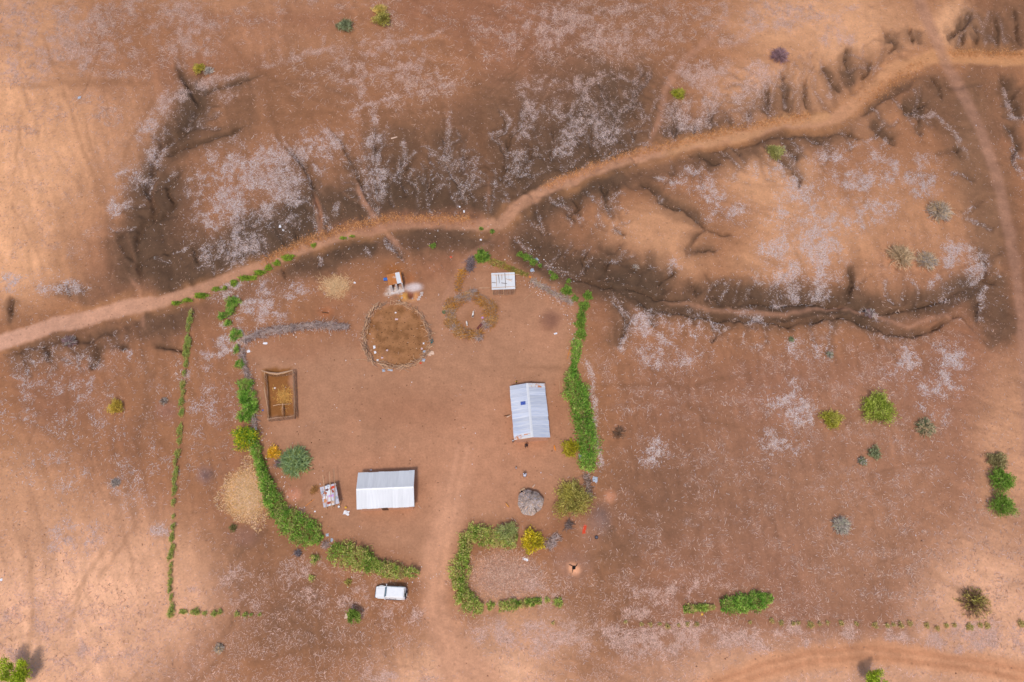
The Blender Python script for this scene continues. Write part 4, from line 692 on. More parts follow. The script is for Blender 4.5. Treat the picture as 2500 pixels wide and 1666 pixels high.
def row(pts, name, lab, group, cols, h0, cat='shrub', k_=1.35, el=(1, 1)):
    words = 'first second third fourth fifth sixth seventh eighth ninth tenth eleventh twelfth thirteenth fourteenth fifteenth sixteenth seventeenth eighteenth nineteenth twentieth'.split()
    words += ['twenty-' + w for w in words[:9]] + ['thirtieth'] + ['thirty-' + w for w in words[:9]] + ['fortieth'] + ['forty-' + w for w in words[:9]]
    for k, p in enumerate(pts):
        leafy(name, lab.format(words[k]), cat, p[0] + random.gauss(0, 1.2), p[1] + random.gauss(0, 1.2), p[2] * k_ * random.uniform(.75, 1.2), cols, h=h0 * (.6 + .6 * random.random()), group=group, dens=1.5, leaf=.16, sx=p[3] if len(p) > 3 else el[0], sy=p[4] if len(p) > 4 else el[1])
WROW = [(466, 769, 5), (464, 786, 7), (463, 806, 6), (460, 829, 6), (461, 843, 9), (459, 862, 8), (455, 889, 8, .7, 1.5), (452, 915, 7, .7, 1.5), (447, 942, 7), (449, 961, 6), (444, 983, 7, .8, 1.4), (443, 1009, 7, .8, 1.5), (440, 1052, 7), (438, 1076, 8, .8, 1.4), (435, 1108, 9, .9, 1.5), (432, 1130, 6), (430, 1154, 6), (427, 1174, 8), (428, 1198, 7), (425, 1228, 7, .8, 1.4), (425, 1262, 6, .8, 1.4), (424, 1288, 7, .8, 1.3), (422, 1314, 6), (422, 1340, 7, .8, 1.4), (419, 1358, 7), (417, 1381, 6), (418, 1400, 5), (417, 1422, 8), (418, 1442, 7, .8, 1.3), (418, 1461, 6), (419, 1491, 9)]
row(WROW, 'hedge_shrub', '{} small green shrub from the top in the thin upright row at left', 'thin hedge row down the left side', [(134, 146, 76), (118, 132, 64), (150, 156, 92), (156, 148, 84)], .7, k_=1.15, el=(.8, 1.9))
row([(450, 1494, 9, 1.5, .8), (477, 1493, 9, 1.4, .9), (502, 1498, 8), (524, 1498, 7), (537, 1494, 7), (581, 1499, 6), (600, 1501, 6), (613, 1501, 5), (636, 1501, 5)], 'hedge_shrub', '{} small green shrub from the left in the row at lower left', 'thin hedge row at the lower left', [(138, 146, 76), (122, 132, 64), (154, 156, 92)], .5, k_=1.0)
SROW = [(1350, 1521, 5), (1528, 1522, 5), (1566, 1524, 6), (1588, 1525, 5), (1610, 1525, 6), (1632, 1529, 7), (1655, 1527, 4), (1679, 1524, 7), (1700, 1524, 6), (1830, 1521, 5), (1882, 1518, 6), (1907, 1521, 8), (1935, 1522, 5), (1950, 1520, 7), (1978, 1524, 8), (2000, 1524, 5), (2018, 1521, 6), (2053, 1524, 8), (2090, 1524, 6), (2137, 1527, 8), (2164, 1527, 7), (2179, 1527, 6), (2196, 1527, 7), (2222, 1525, 8), (2262, 1528, 8), (2288, 1533, 8), (2310, 1528, 9), (2329, 1528, 7), (2364, 1532, 9), (2392, 1528, 7), (2411, 1528, 7), (2493, 1521, 10)]
row(SROW, 'hedge_shrub', '{} small olive shrub from the left in the long row at lower right', 'thin hedge row across the lower right', [(166, 148, 98), (150, 138, 84), (178, 158, 116), (142, 140, 82)], .45, k_=.95)
row([(432, 742, 7, 1.6, .7), (461, 737, 8, 1.7, .7), (494, 725, 8, 1.7, .7), (529, 710, 7, 1.6, .8), (549, 706, 6), (571, 692, 6), (604, 679, 8, 1.9, .6), (634, 667, 7, 1.4, .7), (655, 657, 6), (678, 645, 6), (705, 632, 8, 1.4, .8), (765, 602, 5), (838, 585, 6, 1.5, .6), (862, 581, 5, 1.4, .6)], 'roadside_shrub', '{} bright green roadside shrub from the left along the dirt road', 'green shrubs edging the dirt road', [(124, 146, 48), (108, 130, 42), (144, 158, 64), (94, 116, 40)], .7)
row([(571, 745, 12), (565, 764, 8), (546, 777, 8), (557, 791, 8), (579, 820, 12), (579, 858, 8, .7, 1.4), (587, 890, 12), (601, 943, 12), (603, 974, 15), (614, 998, 13), (603, 1018, 14)], 'hedge_shrub', '{} green shrub from the top in the line above the long curved hedge', 'line of shrubs above the long curved hedge', DKGREEN, 1.3)
row([(1174, 561, 5), (1202, 568, 6), (1058, 605, 6), (1177, 630, 13), (1269, 621, 5), (1285, 631, 7), (1301, 644, 7), (1317, 652, 5), (1344, 669, 4), (1355, 677, 7), (1388, 689, 6), (1384, 712, 9), (1404, 732, 8), (1435, 724, 9), (1425, 748, 9), (1419, 774, 10, .9, 1.3), (1418, 792, 9), (1418, 819, 10)], 'hedge_shrub', '{} small green shrub counted from the junction down to the right-hand hedge', 'scattered shrubs near the upper right yard corner', [(108, 136, 52), (92, 118, 42), (126, 146, 66), (84, 110, 44)], .7)
row([(1199, 1481, 8), (1335, 1466, 7), (1363, 1471, 8)], 'hedge_shrub', '{} stray green shrub from the left on the lower edge of the hedged plot', 'stray shrubs by the hedged plot', GREEN, .7)

BUSH = [ # leafy ones: name, label, px, py, radius px, colours, height
 ('round_bush', 'dense round grey-green bush at the top, left of the olive one', 844, 70, 19, GREYG, 1.6), ('bush', 'olive green bush at the top with a yellowish crown', 935, 56, 21, OLIVE, 1.8), ('bush', 'pale yellow-green bush above the dense round one at the top', 928, 30, 17, [(176, 158, 92), (160, 144, 80), (190, 170, 110)], 1.2),
 ('bush', 'small yellow-green bush at the head of the left gully', 487, 172, 15, [(160, 148, 60), (140, 132, 50), (174, 160, 84)], 1.1), ('bush', 'bright olive bush beside the rill in the upper middle', 1655, 234, 16, [(140, 140, 48), (124, 126, 40), (156, 152, 64)], 1.2),
 ('bush', 'olive bush standing just below the dirt road on the right', 1891, 378, 20, [(140, 138, 80), (122, 120, 66), (158, 154, 100)], 1.6), ('bush', 'large green bush in the right-hand field', 2138, 1004, 40, [(140, 150, 64), (120, 132, 50), (160, 166, 84), (108, 120, 44)], 2.2), ('bush', 'yellow-green bush left of the large green field bush', 2027, 1028, 24, [(146, 144, 56), (128, 128, 44), (162, 156, 78)], 1.5),
 ('bush', 'upper of two bright green bushes near the right edge', 2437, 1178, 29, [(108, 136, 54), (90, 118, 44), (128, 152, 72)], 2.2), ('bush', 'lower of two bright green bushes near the right edge', 2439, 1238, 29, [(104, 130, 52), (88, 114, 42), (124, 146, 70)], 2.2),
 ('bush', 'large olive bush at the lower right corner of the yard', 1396, 1224, 44, OLIVE, 2.3), ('bush', 'yellow-green bush leaning on the right-hand hedge below the house', 1392, 1098, 22, [(156, 146, 40), (138, 130, 34), (170, 158, 60)], 1.6), ('bush', 'grey-green bush rising over the plot hedge', 1240, 1304, 25, [(140, 146, 92), (122, 130, 78), (158, 160, 110)], 2.4), ('bush', 'bright yellow bush at the end of the plot hedge', 1300, 1325, 28, YELLOW, 2.0),
 ('bush', 'yellow shrub squeezed between the long hedge and the spiky bush', 670, 1108, 17, [(190, 156, 44), (170, 140, 40), (204, 172, 70)], 1.0), ('tree', 'small tree with yellow and green crown at the top of the long hedge', 604, 1076, 30, [(96, 136, 40), (150, 156, 44), (80, 120, 36), (176, 168, 44)], 2.8), ('bush', 'small dark green bush in front of the long hedge gap', 770, 1366, 12, GREEN, .9), ('bush', 'little green tuft left of the parked car, upper one', 762, 1413, 9, GREEN, .6), ('bush', 'little green tuft between the hedge and the parked car', 851, 1423, 9, OLIVE, .6), ('bush', 'small dark bush at the foot of the golden grass', 570, 1291, 10, [(112, 108, 66), (96, 94, 56)], .7),
 ('bush', 'small grey-green bush, right of a pair in the right field', 2132, 1108, 16, GREYG, 1.0), ('bush', 'thin grey-green bush above the two bright green ones', 2430, 1130, 24, [(132, 122, 84), (116, 108, 72), (148, 140, 100)], 1.4), ('bush', 'sparse yellow-green bush in the left field', 286, 996, 19, [(168, 146, 62), (150, 132, 56), (180, 158, 80)], 1.0)]
for (n, l, x, y, r, c, h) in BUSH: leafy(n, l, 'tree' if n == 'tree' else 'bush', x, y, r, c, h=h, dens=1.0 if r < 34 else .9)
TWIG = [('thorn_bush', 'grey tan leafless thorn bush, uppermost of three in the right field', 2290, 520, 36, GREYT + TAN, 2.2, 260), ('thorn_bush', 'tan leafless thorn bush, lower left of three in the right field', 2196, 630, 38, TAN, 2.2, 260), ('thorn_bush', 'greyish leafless thorn bush, lower right of three in the right field', 2260, 640, 32, TAN + GREYT, 1.8, 220), ('bare_bush', 'purplish leafless bush near the top right', 1902, 140, 27, PURP, 1.8, 240),
 ('bare_bush', 'round grey leafless bush below the road at far left', 171, 836, 20, GREYT[1:] + PURP, 1.4, 170), ('dry_bush', 'pale grey dry bush low in the left field', 284, 1180, 13, GREYT, .9, 120), ('dry_bush', 'small dark grey dry bush right of the left field path', 402, 981, 12, BROWN + GREYT, .8, 90), ('dry_bush', 'whitish dry bush in the lower right field', 2052, 1284, 27, GREYT + [(190, 190, 160)], 1.5, 220), ('dry_bush', 'tan and grey dry bush right of the large green field bush', 2256, 1045, 28, TAN + GREYG, 1.6, 200),
 ('dry_bush', 'small grey dry bush, left of a pair in the right field', 2104, 1127, 14, GREYT + GREYG, .8, 100), ('dry_bush', 'small grey-green tuft below the long gully', 1931, 829, 9, GREYG, .5, 60), ('dry_bush', 'small blue-grey tuft right of the gully tuft', 2024, 868, 12, GREYT + GREYG, .7, 80), ('dry_bush', 'pale dry shrub at the bottom left of centre', 536, 1584, 15, TAN + GREYT, .8, 110), ('bare_bush', 'thin brown leafless bush in the field right of the hedge', 1512, 1058, 20, BROWN, .9, 70), ('bare_bush', 'small grey leafless bush beside the yellow-green one at the left gully', 510, 176, 16, GREYT, .9, 90), ('bare_bush', 'grey leafless bush growing on the lower gully bank', 2125, 768, 16, GREYT + PURP, .8, 110), ('bare_bush', 'small grey leafless bush on the slope right of the junction', 1552, 654, 12, BROWN + GREYT, .7, 70)]
for (n, l, x, y, r, c, h, k) in TWIG: twiggy(n, l, 'bush', x, y, r, c, h=h, n=k)
twiggy('spiky_bush', 'spiky grey-green bush beside the long curved hedge', 'bush', 722, 1130, 44, SAGE + [(140, 150, 80)], h=2.3, n=420, w=.05)
twiggy('sparse_tree', 'sparse brown and olive tree near the lower right corner', 'tree', 2375, 1474, 42, BROWN + [(120, 104, 60)], h=2.6, n=170, w=.028, leaves=OLIVE + [(150, 130, 70)], leaf_n=110)

def tree(label, px, py, r, h, cols, dens=1.0):
    """trunk with limbs and a leafy crown"""
    x, y, z = G(px, py); t = thing('tree', label, 'tree', (x, y, z)); b = MB(); cs, rs, pr = [], [], []
    b.tube([(0, 0, -.1), (.06, .03, h * .25), (.02, .08, h * .5)], [.16, .12, .09], 7)
    for k in range(16):
        a = random.uniform(0, 6.28); q = math.sqrt(random.random()) * .8 * r; zz = h * random.uniform(.52, .92); c = (q * math.cos(a), q * math.sin(a), zz)
        b.tube([(.02, .06, h * .42), (c[0] * .5, c[1] * .5, (h * .45 + zz) / 2), c], [.06, .04, .015], 5); rr = r * random.uniform(.22, .42); cs.append(c); rs.append(rr); pr.append(int(240 * dens * rr * rr + 40))
    VV, FF, CV = leaf_cloud(cs, rs, pr, .2, cols, .5); link('crown', mesh_np('crown', VV, FF, CV), M_leaf, t); b.build('trunk', M_bark, t); return t
tree('bright lime green tree casting a dark shadow in the bottom left corner', 66, 1640, 2.2, 4.0, LIME, 1.5)
tree('lime green tree leaning into view at the bottom right edge', 2122, 1666, 1.6, 4.2, LIME, 1.0)
tree('small green tree with a dark shadow left of the parked car', 868, 1508, 1.15, 2.4, [(112, 132, 56), (98, 118, 46), (128, 146, 70)], 1.3)

# brushwood: dead thorn branches heaped as fences
def brush(name, label, pts, hw, h, cols, n_per=26, cat='brushwood', w=.03, lmin=.5, lmax=1.5):
    W = [G(*p) for p in pts]; o = W[len(W) // 2]; t = thing(name, label, cat, o)
    vs_, fs_, cs_ = [], [], []; cl = [s2l(c) for c in cols]
    for k in range(len(W) - 1):
        p, q = np.array(W[k]), np.array(W[k + 1]); L = np.linalg.norm(q - p); sc = mpp(*pts[k])
        for _ in range(max(3, int(L * n_per))):
            u = random.random(); ww = (hw[k] * (1 - u) + hw[k + 1] * u) * sc * (.6 + .9 * float(vnoise(np.array([p[0] + u * (q - p)[0]]), np.array([p[1]]), 1.3, 97)[0])); d = q - p; nr = np.array([-d[1], d[0], 0]) / (L + 1e-6); s = random.triangular(-1, 1, 0) * random.uniform(.7, 1.5)
            c = p + d * u + nr * s * ww - np.array(o); c = c + nr * random.gauss(0, .18); c[2] += h * random.random() * (1 - s * s) * .9 + .05
            a = random.uniform(0, 6.28); LL_ = random.uniform(lmin, lmax) * .5; e = random.gauss(0, .35); dv = np.array([math.cos(a), math.sin(a), e]) * LL_; col_ = cl[random.randrange(len(cl))] * random.uniform(.75, 1.15)
            k0 = len(vs_); ax = np.cross(dv, [0, 0, 1.0]); ax /= np.linalg.norm(ax) + 1e-6; ay = np.cross(dv / LL_, ax); mid = c + np.array([0, 0, .1 * LL_])
            for (cc, rd_) in ((c - dv, w), (mid, w * .9), (c + dv, w * .4)):
                cc = cc.copy(); cc[2] = max(cc[2], W[k][2] - o[2] + .02)
                for an in (0, 2.094, 4.189): vs_.append(cc + (ax * math.cos(an) + ay * math.sin(an)) * rd_); cs_.append(col_)
            for r_ in (0, 3):
                for j in range(3): fs_.append((k0 + r_ + j, k0 + r_ + (j + 1) % 3, k0 + r_ + 3 + (j + 1) % 3, k0 + r_ + 3 + j))
    link('branches', mesh_np('branches', np.array(vs_), np.array(fs_), np.array(cs_)), M_twig, t); return t
GB = [(172, 152, 146), (150, 130, 124), (190, 172, 166), (136, 116, 110), (182, 158, 144)]
brush('brushwood_fence', 'grey dead brushwood fence across the upper left of the yard', [(594, 838), (620, 822), (650, 812), (690, 806), (730, 802), (770, 797), (815, 798), (852, 802)], [10, 12, 13, 11, 9, 11, 9, 8], .8, GB, 60)
brush('brushwood_fence', 'grey dead brush strip along the inner side of the shrub line', [(592, 850), (595, 890), (608, 930), (612, 970), (620, 1010), (622, 1045)], [6, 6, 5, 6, 7, 7], .6, GB, 34)
brush('brushwood_fence', 'grey dead brush strip at the upper right yard corner', [(1296, 688), (1320, 700), (1345, 716), (1370, 728), (1398, 742)], [5, 7, 7, 7, 6], .6, GB + [(170, 150, 120)], 44)
brush('brush_pile', 'dark grey brush pile above the thorn ring', [(1152, 632), (1148, 648), (1146, 664)], [6, 8, 5], .8, [(120, 104, 106), (104, 90, 92), (140, 124, 124)], 80)
brush('brush_pile', 'orange-brown dry brush pile just above the thorn ring', [(1132, 660), (1122, 685), (1118, 712)], [8, 10, 3], .5, MIXB, 60)
brush('brush_pile', 'round grey brush pile below the large olive bush', [(1383, 1280), (1394, 1286)], [10, 9], .7, [(122, 104, 98), (140, 120, 112), (104, 88, 82)], 90)
brush('brush_pile', 'grey brush heap right of the yellow bush', [(1336, 1338), (1350, 1322), (1362, 1308)], [9, 8, 6], .6, GB, 60)
brush('brush_pile', 'grey brush heap at the lower end of the right-hand hedge', [(1430, 1160), (1434, 1180), (1440, 1215)], [7, 6, 7], .6, BROWN + GB, 46)
brush('brush_pile', 'small brush heap in the gap of the lower hedges', [(790, 1328), (800, 1336)], [10, 8], .5, GB + [(190, 160, 150)], 60)
brush('brush_bundle', 'round brown bundle of dry brush beside the junk-topped shelter', [(764, 1194), (772, 1202)], [11, 10], .6, [(164, 118, 70), (146, 104, 62), (184, 138, 86)], 110, w=.022, lmax=1.0)
brush('brush_pile', 'dark grey thorn heap lying left of the lower hedge gap', [(726, 1346), (731, 1358)], [6, 5], .4, [(118, 108, 112), (136, 124, 126), (100, 90, 94)], 80, lmax=.9)
brush('brush_pile', 'grey dead scrub at the foot of the spiky bush', [(676, 1130), (688, 1136)], [8, 7], .4, [(136, 116, 116), (120, 102, 100)], 70)

# ------------------------------------------------------------------ building materials
def mat_sheet(name, c, c_str, rust=0.0, rnd=.09):
    """weathered corrugated iron: streaks along the slope, sheets differ, optional rust"""
    m = bpy.data.materials.new(name); m.use_nodes = True; nt = m.node_tree; b = nt.nodes['Principled BSDF']
    b.inputs['Roughness'].default_value = .55; b.inputs['Metallic'].default_value = .15; b.inputs['Specular IOR Level'].default_value = .3
    tc = nt.nodes.new('ShaderNodeTexCoord'); mp = nt.nodes.new('ShaderNodeMapping'); mp.inputs['Scale'].default_value = (3.2, .35, 1)
    oi = nt.nodes.new('ShaderNodeObjectInfo'); ad = nt.nodes.new('ShaderNodeVectorMath'); ad.operation = 'ADD'
    sc = nt.nodes.new('ShaderNodeVectorMath'); sc.operation = 'SCALE'; sc.inputs['Scale'].default_value = .37
    nt.links.new(oi.outputs['Location'], sc.inputs[0]); nt.links.new(tc.outputs['Object'], ad.inputs[0]); nt.links.new(sc.outputs[0], ad.inputs[1]); nt.links.new(ad.outputs[0], mp.inputs[0])
    no = nt.nodes.new('ShaderNodeTexNoise'); no.inputs['Scale'].default_value = 1.4; no.inputs['Detail'].default_value = 6; nt.links.new(mp.outputs[0], no.inputs['Vector'])
    mr = nt.nodes.new('ShaderNodeMapRange'); mr.inputs[1].default_value = .32; mr.inputs[2].default_value = .68; nt.links.new(no.outputs['Fac'], mr.inputs[0])
    mx = nt.nodes.new('ShaderNodeMix'); mx.data_type = 'RGBA'; mx.inputs[6].default_value = (*c, 1); mx.inputs[7].default_value = (*c_str, 1); nt.links.new(mr.outputs[0], mx.inputs[0])
    r2 = nt.nodes.new('ShaderNodeMapRange'); r2.inputs[3].default_value = 1 - rnd; r2.inputs[4].default_value = 1 + rnd; nt.links.new(oi.outputs['Random'], r2.inputs[0])
    vm = nt.nodes.new('ShaderNodeVectorMath'); vm.operation = 'SCALE'; nt.links.new(mx.outputs[2], vm.inputs[0]); nt.links.new(r2.outputs[0], vm.inputs['Scale']); out = vm.outputs[0]
    if rust > 0:
        n2_ = nt.nodes.new('ShaderNodeTexNoise'); n2_.inputs['Scale'].default_value = 1.1; n2_.inputs['Detail'].default_value = 8; n2_.inputs['Roughness'].default_value = .7; nt.links.new(ad.outputs[0], n2_.inputs['Vector'])
        m3 = nt.nodes.new('ShaderNodeMapRange'); m3.inputs[1].default_value = .72 - .5 * rust; m3.inputs[2].default_value = .80 - .5 * rust; nt.links.new(n2_.outputs['Fac'], m3.inputs[0])
        m4 = nt.nodes.new('ShaderNodeMix'); m4.data_type = 'RGBA'; m4.inputs[7].default_value = (*rgb(196, 122, 66), 1); nt.links.new(m3.outputs[0], m4.inputs[0]); nt.links.new(out, m4.inputs[6]); out = m4.outputs[2]
    nt.links.new(out, b.inputs['Base Color']); return m
M_white_iron = mat_sheet('white_iron', rgb(218, 218, 221), rgb(228, 228, 230), 0, .05); M_blue_iron = mat_sheet('blue_grey_iron', rgb(178, 186, 206), rgb(206, 208, 216), 0, .10)  # blue-grey base has the sky's bluish reflection mixed into it
M_blue_rust = mat_sheet('blue_grey_iron_rusty', rgb(188, 192, 206), rgb(212, 206, 200), .42); M_rust = mat_sheet('rusted_iron', rgb(184, 112, 60), rgb(198, 130, 74), .3); M_half_rust = mat_sheet('half_rusted_iron', rgb(220, 208, 200), rgb(212, 160, 120), .62)
M_junk_iron = mat_sheet('stained_iron', rgb(214, 212, 222), rgb(190, 186, 196), .3)
M_mud = mat_basic('mud_wall', rgb(196, 148, 122), .95, .14, 3.0, bump=.4); M_block = mat_basic('cement_block', rgb(206, 194, 190), .9, .10, 5, bump=.3, rnd=.06)
M_wood = mat_basic('weathered_wood', rgb(204, 164, 130), .9, .25, 9, bump=.3, rnd=.22); M_wood_g = mat_basic('grey_wood', rgb(170, 138, 116), .92, .3, 12, bump=.3, rnd=.28); M_wood_d = mat_basic('dark_wood', rgb(100, 68, 48), .9, .3, 8, rnd=.2)
M_glass = mat_basic('dark_glass', rgb(40, 50, 58), .12, .1, 2); M_black = mat_basic('tyre_rubber', rgb(34, 33, 33), .9, .2, 20); M_steel = mat_basic('steel', rgb(150, 152, 156), .4, .08, 8, metal=.6)

def sheet_mesh(w, S, amp=.022, ribs=6):
    n = ribs * 2; vs_ = []; 
    for t in (0, S):
        for k in range(n + 1): vs_.append((-w / 2 + w * k / n, t, amp * (1 if k % 2 else -1) * .5))
    top = [(k, k + 1, n + 2 + k, n + 1 + k) for k in range(n)]
    m = len(vs_); vs_ += [(x, y, z - .012) for x, y, z in vs_]
    bot = [(a + m, d + m, c + m, b + m) for a, b, c, d in top]; ends = [(0, m, m + 1, 1)] * 0
    for k in range(n): ends += [(k, m + k, m + k + 1, k + 1), (n + 1 + k, n + 2 + k, m + n + 2 + k, m + n + 1 + k)]
    me = bpy.data.meshes.new('roof_sheet'); me.from_pydata(vs_, [], top + bot + ends); me.update(); return me

def house(name, label, A, B, zE, zR, n, mats, rusty, wallmat, cap_mat, over=.35):
    pa = [Vector(P(*p, zE)) for p in A]; pb = [Vector(P(*p, zE)) for p in B]
    c = (pa[0] + pa[1] + pb[0] + pb[1]) / 4; ax = ((pa[1] - pa[0]) + (pb[1] - pb[0])).normalized(); ang = math.atan2(ax.y, ax.x)
    L = ((pa[1] - pa[0]).length + (pb[1] - pb[0]).length) / 2; ay = Vector((-ax.y, ax.x, 0)); W = abs(((pa[0] + pa[1]) / 2 - (pb[0] + pb[1]) / 2).dot(ay))
    t = thing(name, label, 'house', (c.x, c.y, 0), ang); S = math.hypot(W / 2, zR - zE); sl = math.atan2(zR - zE, W / 2); w = L / n
    me = sheet_mesh(w + .05, S + .02); me2 = {}
    for side in (1, -1):
        for k in range(n):
            key = mats if (side, k) not in rusty else rusty[(side, k)]
            if key.name not in me2: m_ = me.copy(); m_.materials.append(key); me2[key.name] = m_
            o = link('roof_sheet', me2[key.name], None, t); jit = random.uniform(-.03, .05)
            o.location = (-L / 2 + w * (k + .5), side * (W / 2 + jit), zE + (k % 2) * .014); o.rotation_euler = (sl, 0, math.pi if side > 0 else 0)
            if side < 0: o.location.x = -L / 2 + w * (k + .5)
    b = MB()
    for s in (1, -1): b.add([(-L / 2, 0, zR + .05), (L / 2, 0, zR + .05), (L / 2, s * .2, zR + .05 - .2 * math.tan(sl)), (-L / 2, s * .2, zR + .05 - .2 * math.tan(sl))], [(0, 1, 2, 3)])
    b.build('ridge_cap', cap_mat, t)
    l, q = L / 2 - over, W / 2 - over; top = zE - .06; zt = lambda y: top + (zR - zE) * (1 - abs(y) / (W / 2)) - .03
    for s in (1, -1):
        MB().box((0, s * q, zt(q) / 2 - .05), (2 * l, .2, zt(q) + .1)).build('wall', wallmat, t)
        x0 = s * l; pts = [(-q, -.05), (q, -.05), (q, zt(q)), (0, zt(0)), (-q, zt(q))]; v = [(x0 - .1, y, z) for y, z in pts] + [(x0 + .1, y, z) for y, z in pts]
        MB().add(v, [(0, 1, 2, 3, 4), (9, 8, 7, 6, 5)] + [(k, k + 5, (k + 1) % 5 + 5, (k + 1) % 5) for k in range(5)]).build('wall', wallmat, t)
    d = MB().box((-.3, -q - .12, .95), (.9, .05, 1.9)).build('door', M_wood_d, t); MB().box((.02, -q - .16, .95), (.05, .06, .12)).build('handle', M_steel, d)
    for xx in (-l * .65, l * .6):
        for s in (1, -1):
            f = MB().box((xx, s * (q + .115), 1.35), (.8, .04, .7)).build('window', M_wood_d, t); MB().box((xx, s * (q + .14), 1.35), (.66, .02, .56)).build('shutter', M_wood, f)
    b = MB()
    for k in range(4): b.tube([(-l * .9 + k * l * .6, -W / 2 + .08, zE - .07), (-l * .9 + k * l * .6, 0, zR - .10), (-l * .9 + k * l * .6, W / 2 - .08, zE - .07)], .035, 4)
    b.build('rafters', M_wood, t); return t, L, W, sl
hs, Lw, Ww, slw = house('house', 'house with a near-white iron roof above the parked car', [(874, 1155), (1011, 1148)], [(872, 1243), (1012, 1238)], 2.35, 3.35, 11, M_white_iron, {}, M_mud, M_white_iron)
he, Le, We, sle = house('house', 'house with a long blue-grey iron roof and a solar panel', [(1244, 943), (1255, 1073)], [(1330, 937), (1343, 1069)], 2.3, 3.0, 13, M_blue_iron, {(-1, 12): M_blue_rust, (1, 0): M_blue_rust, }, M_mud, M_white_iron)
# solar panel lying on the left slope of the long roof
pp = P(1277, 986, 2.62); sp = thing('solar_panel', 'small blue solar panel on the long blue-grey roof', 'solar panel', (pp[0], pp[1], 2.62), he.rotation_euler.z)
loc = he.matrix_basis.inverted() @ Vector(pp); sgn = 1 if loc.y > 0 else -1; zz = 3.0 - abs(loc.y) * math.tan(sle) + .075; sp.location.z = zz; sp.rotation_euler = (-sgn * sle, 0, he.rotation_euler.z)
M_pv = mat_basic('solar_cells', rgb(56, 84, 168), .3, .12, 3); M_alu = mat_basic('aluminium', rgb(216, 218, 224), .4, .05, 4, metal=.3)
MB().box((0, 0, 0), (.62, .86, .04)).build('frame', M_alu, sp)
for a in range(3):
    for b_ in range(4): MB().box((-.19 + a * .19, -.30 + b_ * .2, .022), (.18, .19, .012)).build('cell', M_pv, sp)

# roofed shelters
def frame_pts(corners, z): return [Vector(P(*c, z)) for c in corners]
def shelter(name, label, corners, z, nsheet, mats, legs_h, gap=None):
    q = frame_pts(corners, z); c = sum(q, Vector()) / 4; ax = ((q[1] - q[0]) + (q[2] - q[3])).normalized(); ang = math.atan2(ax.y, ax.x)
    L = ((q[1] - q[0]).length + (q[2] - q[3]).length) / 2; W = ((q[3] - q[0]).length + (q[2] - q[1]).length) / 2
    t = thing(name, label, 'shelter', (c.x, c.y, 0), ang); w = L / nsheet
    for k in range(nsheet):
        me = sheet_mesh(w - (gap or 0) * 0 + .01 - (.05 if gap else 0), W, .02, 5); me.materials.append(mats[k % len(mats)]); o = link('roof_sheet', me, None, t)
        o.location = (-L / 2 + w * (k + .5), -W / 2, z + .01 * (k % 2)); o.rotation_euler = (R(2.0), 0, random.uniform(-.008, .008))
    for sx in (-1, 0, 1):
        for sy in (-1, 1):
            MB().tube([(sx * (L / 2 - .15), sy * (W / 2 - .15), -.1), (sx * (L / 2 - .15) + .03, sy * (W / 2 - .15), z + sy * .06 - .06 + W * .017)], [.06, .045], 6).build('post', M_wood, t)
    for sy in (-1, 1): MB().tube([(-L / 2 - .1, sy * (W / 2 - .15), z - .08 + (.06 if sy > 0 else -.03)), (L / 2 + .1, sy * (W / 2 - .15), z - .08 + (.06 if sy > 0 else -.03))], .045, 5).build('beam', M_wood, t)
    return t, L, W
sh, L1, W1 = shelter('shelter', 'flat white iron-roofed shelter with poles laid on top, upper right of yard', [(1200, 668), (1256, 666), (1258, 706), (1200, 708)], 2.0, 4, [M_white_iron], 2.0)
def lay(name, label, pts, r, mat, cat='pole', n=5):
    o = pts[0]; t = MB().tube([(p[0] - o[0], p[1] - o[1], p[2] - o[2]) for p in pts], r, n).build(name, mat); t.location = o; tag(t, label, cat); return t
zt = 2.09
for k, (a, b_, l) in enumerate([((1202, 672), (1268, 671), 'thin pole along the upper edge of the white shelter roof'), ((1170, 703.5), (1196, 703), 'pale pole sticking out left of the white shelter roof'), ((1202, 703), (1262, 699), 'long brown pole along the lower edge of the white shelter roof'), ((1232.5, 667), (1234, 704), 'dark stick over the joint of the white shelter roof'), ((1201, 690), (1212, 691), 'short dark stick at the left edge of the white shelter roof'), ((1217, 671), (1219, 692), 'thin crooked upright stick on the left half of the white shelter roof'), ((1211, 671), (1212, 700), 'straight thin upright stick near the left of the white shelter roof'), ((1225, 671), (1225, 684), 'short upright stick left of the joint of the white shelter roof'), ((1224, 691), (1238, 693), 'short dark stick across the joint of the white shelter roof'), ((1235, 681), (1250, 687), 'brown slanting stick on the right half of the white shelter roof'), ((1242, 683), (1251, 682), 'short brown stick lying near the right edge of the white shelter roof')]):
    z_ = zt + .03 + .012 * k; p, q = P(*a, z_), P(*b_, z_); mid = ((p[0] + q[0]) / 2 + .03, (p[1] + q[1]) / 2 - .02, z_ + .015); lay('pole', l, [p, mid, q], [.045, .04, .03], M_wood_d if 'dark' in l or 'crooked' in l else M_wood)
for k in range(26):                                     # stick walling of the shelter
    x = -L1 / 2 + .3 + k * (L1 - .6) / 25; MB().tube([(x, -W1 / 2 + .05 - random.random() * .14, -.05), (x + random.gauss(0, .05), -W1 / 2 + .12, 1.25 + random.random() * .5)], [.035, .025], 4).build('wall_stick', M_wood_g, sh)

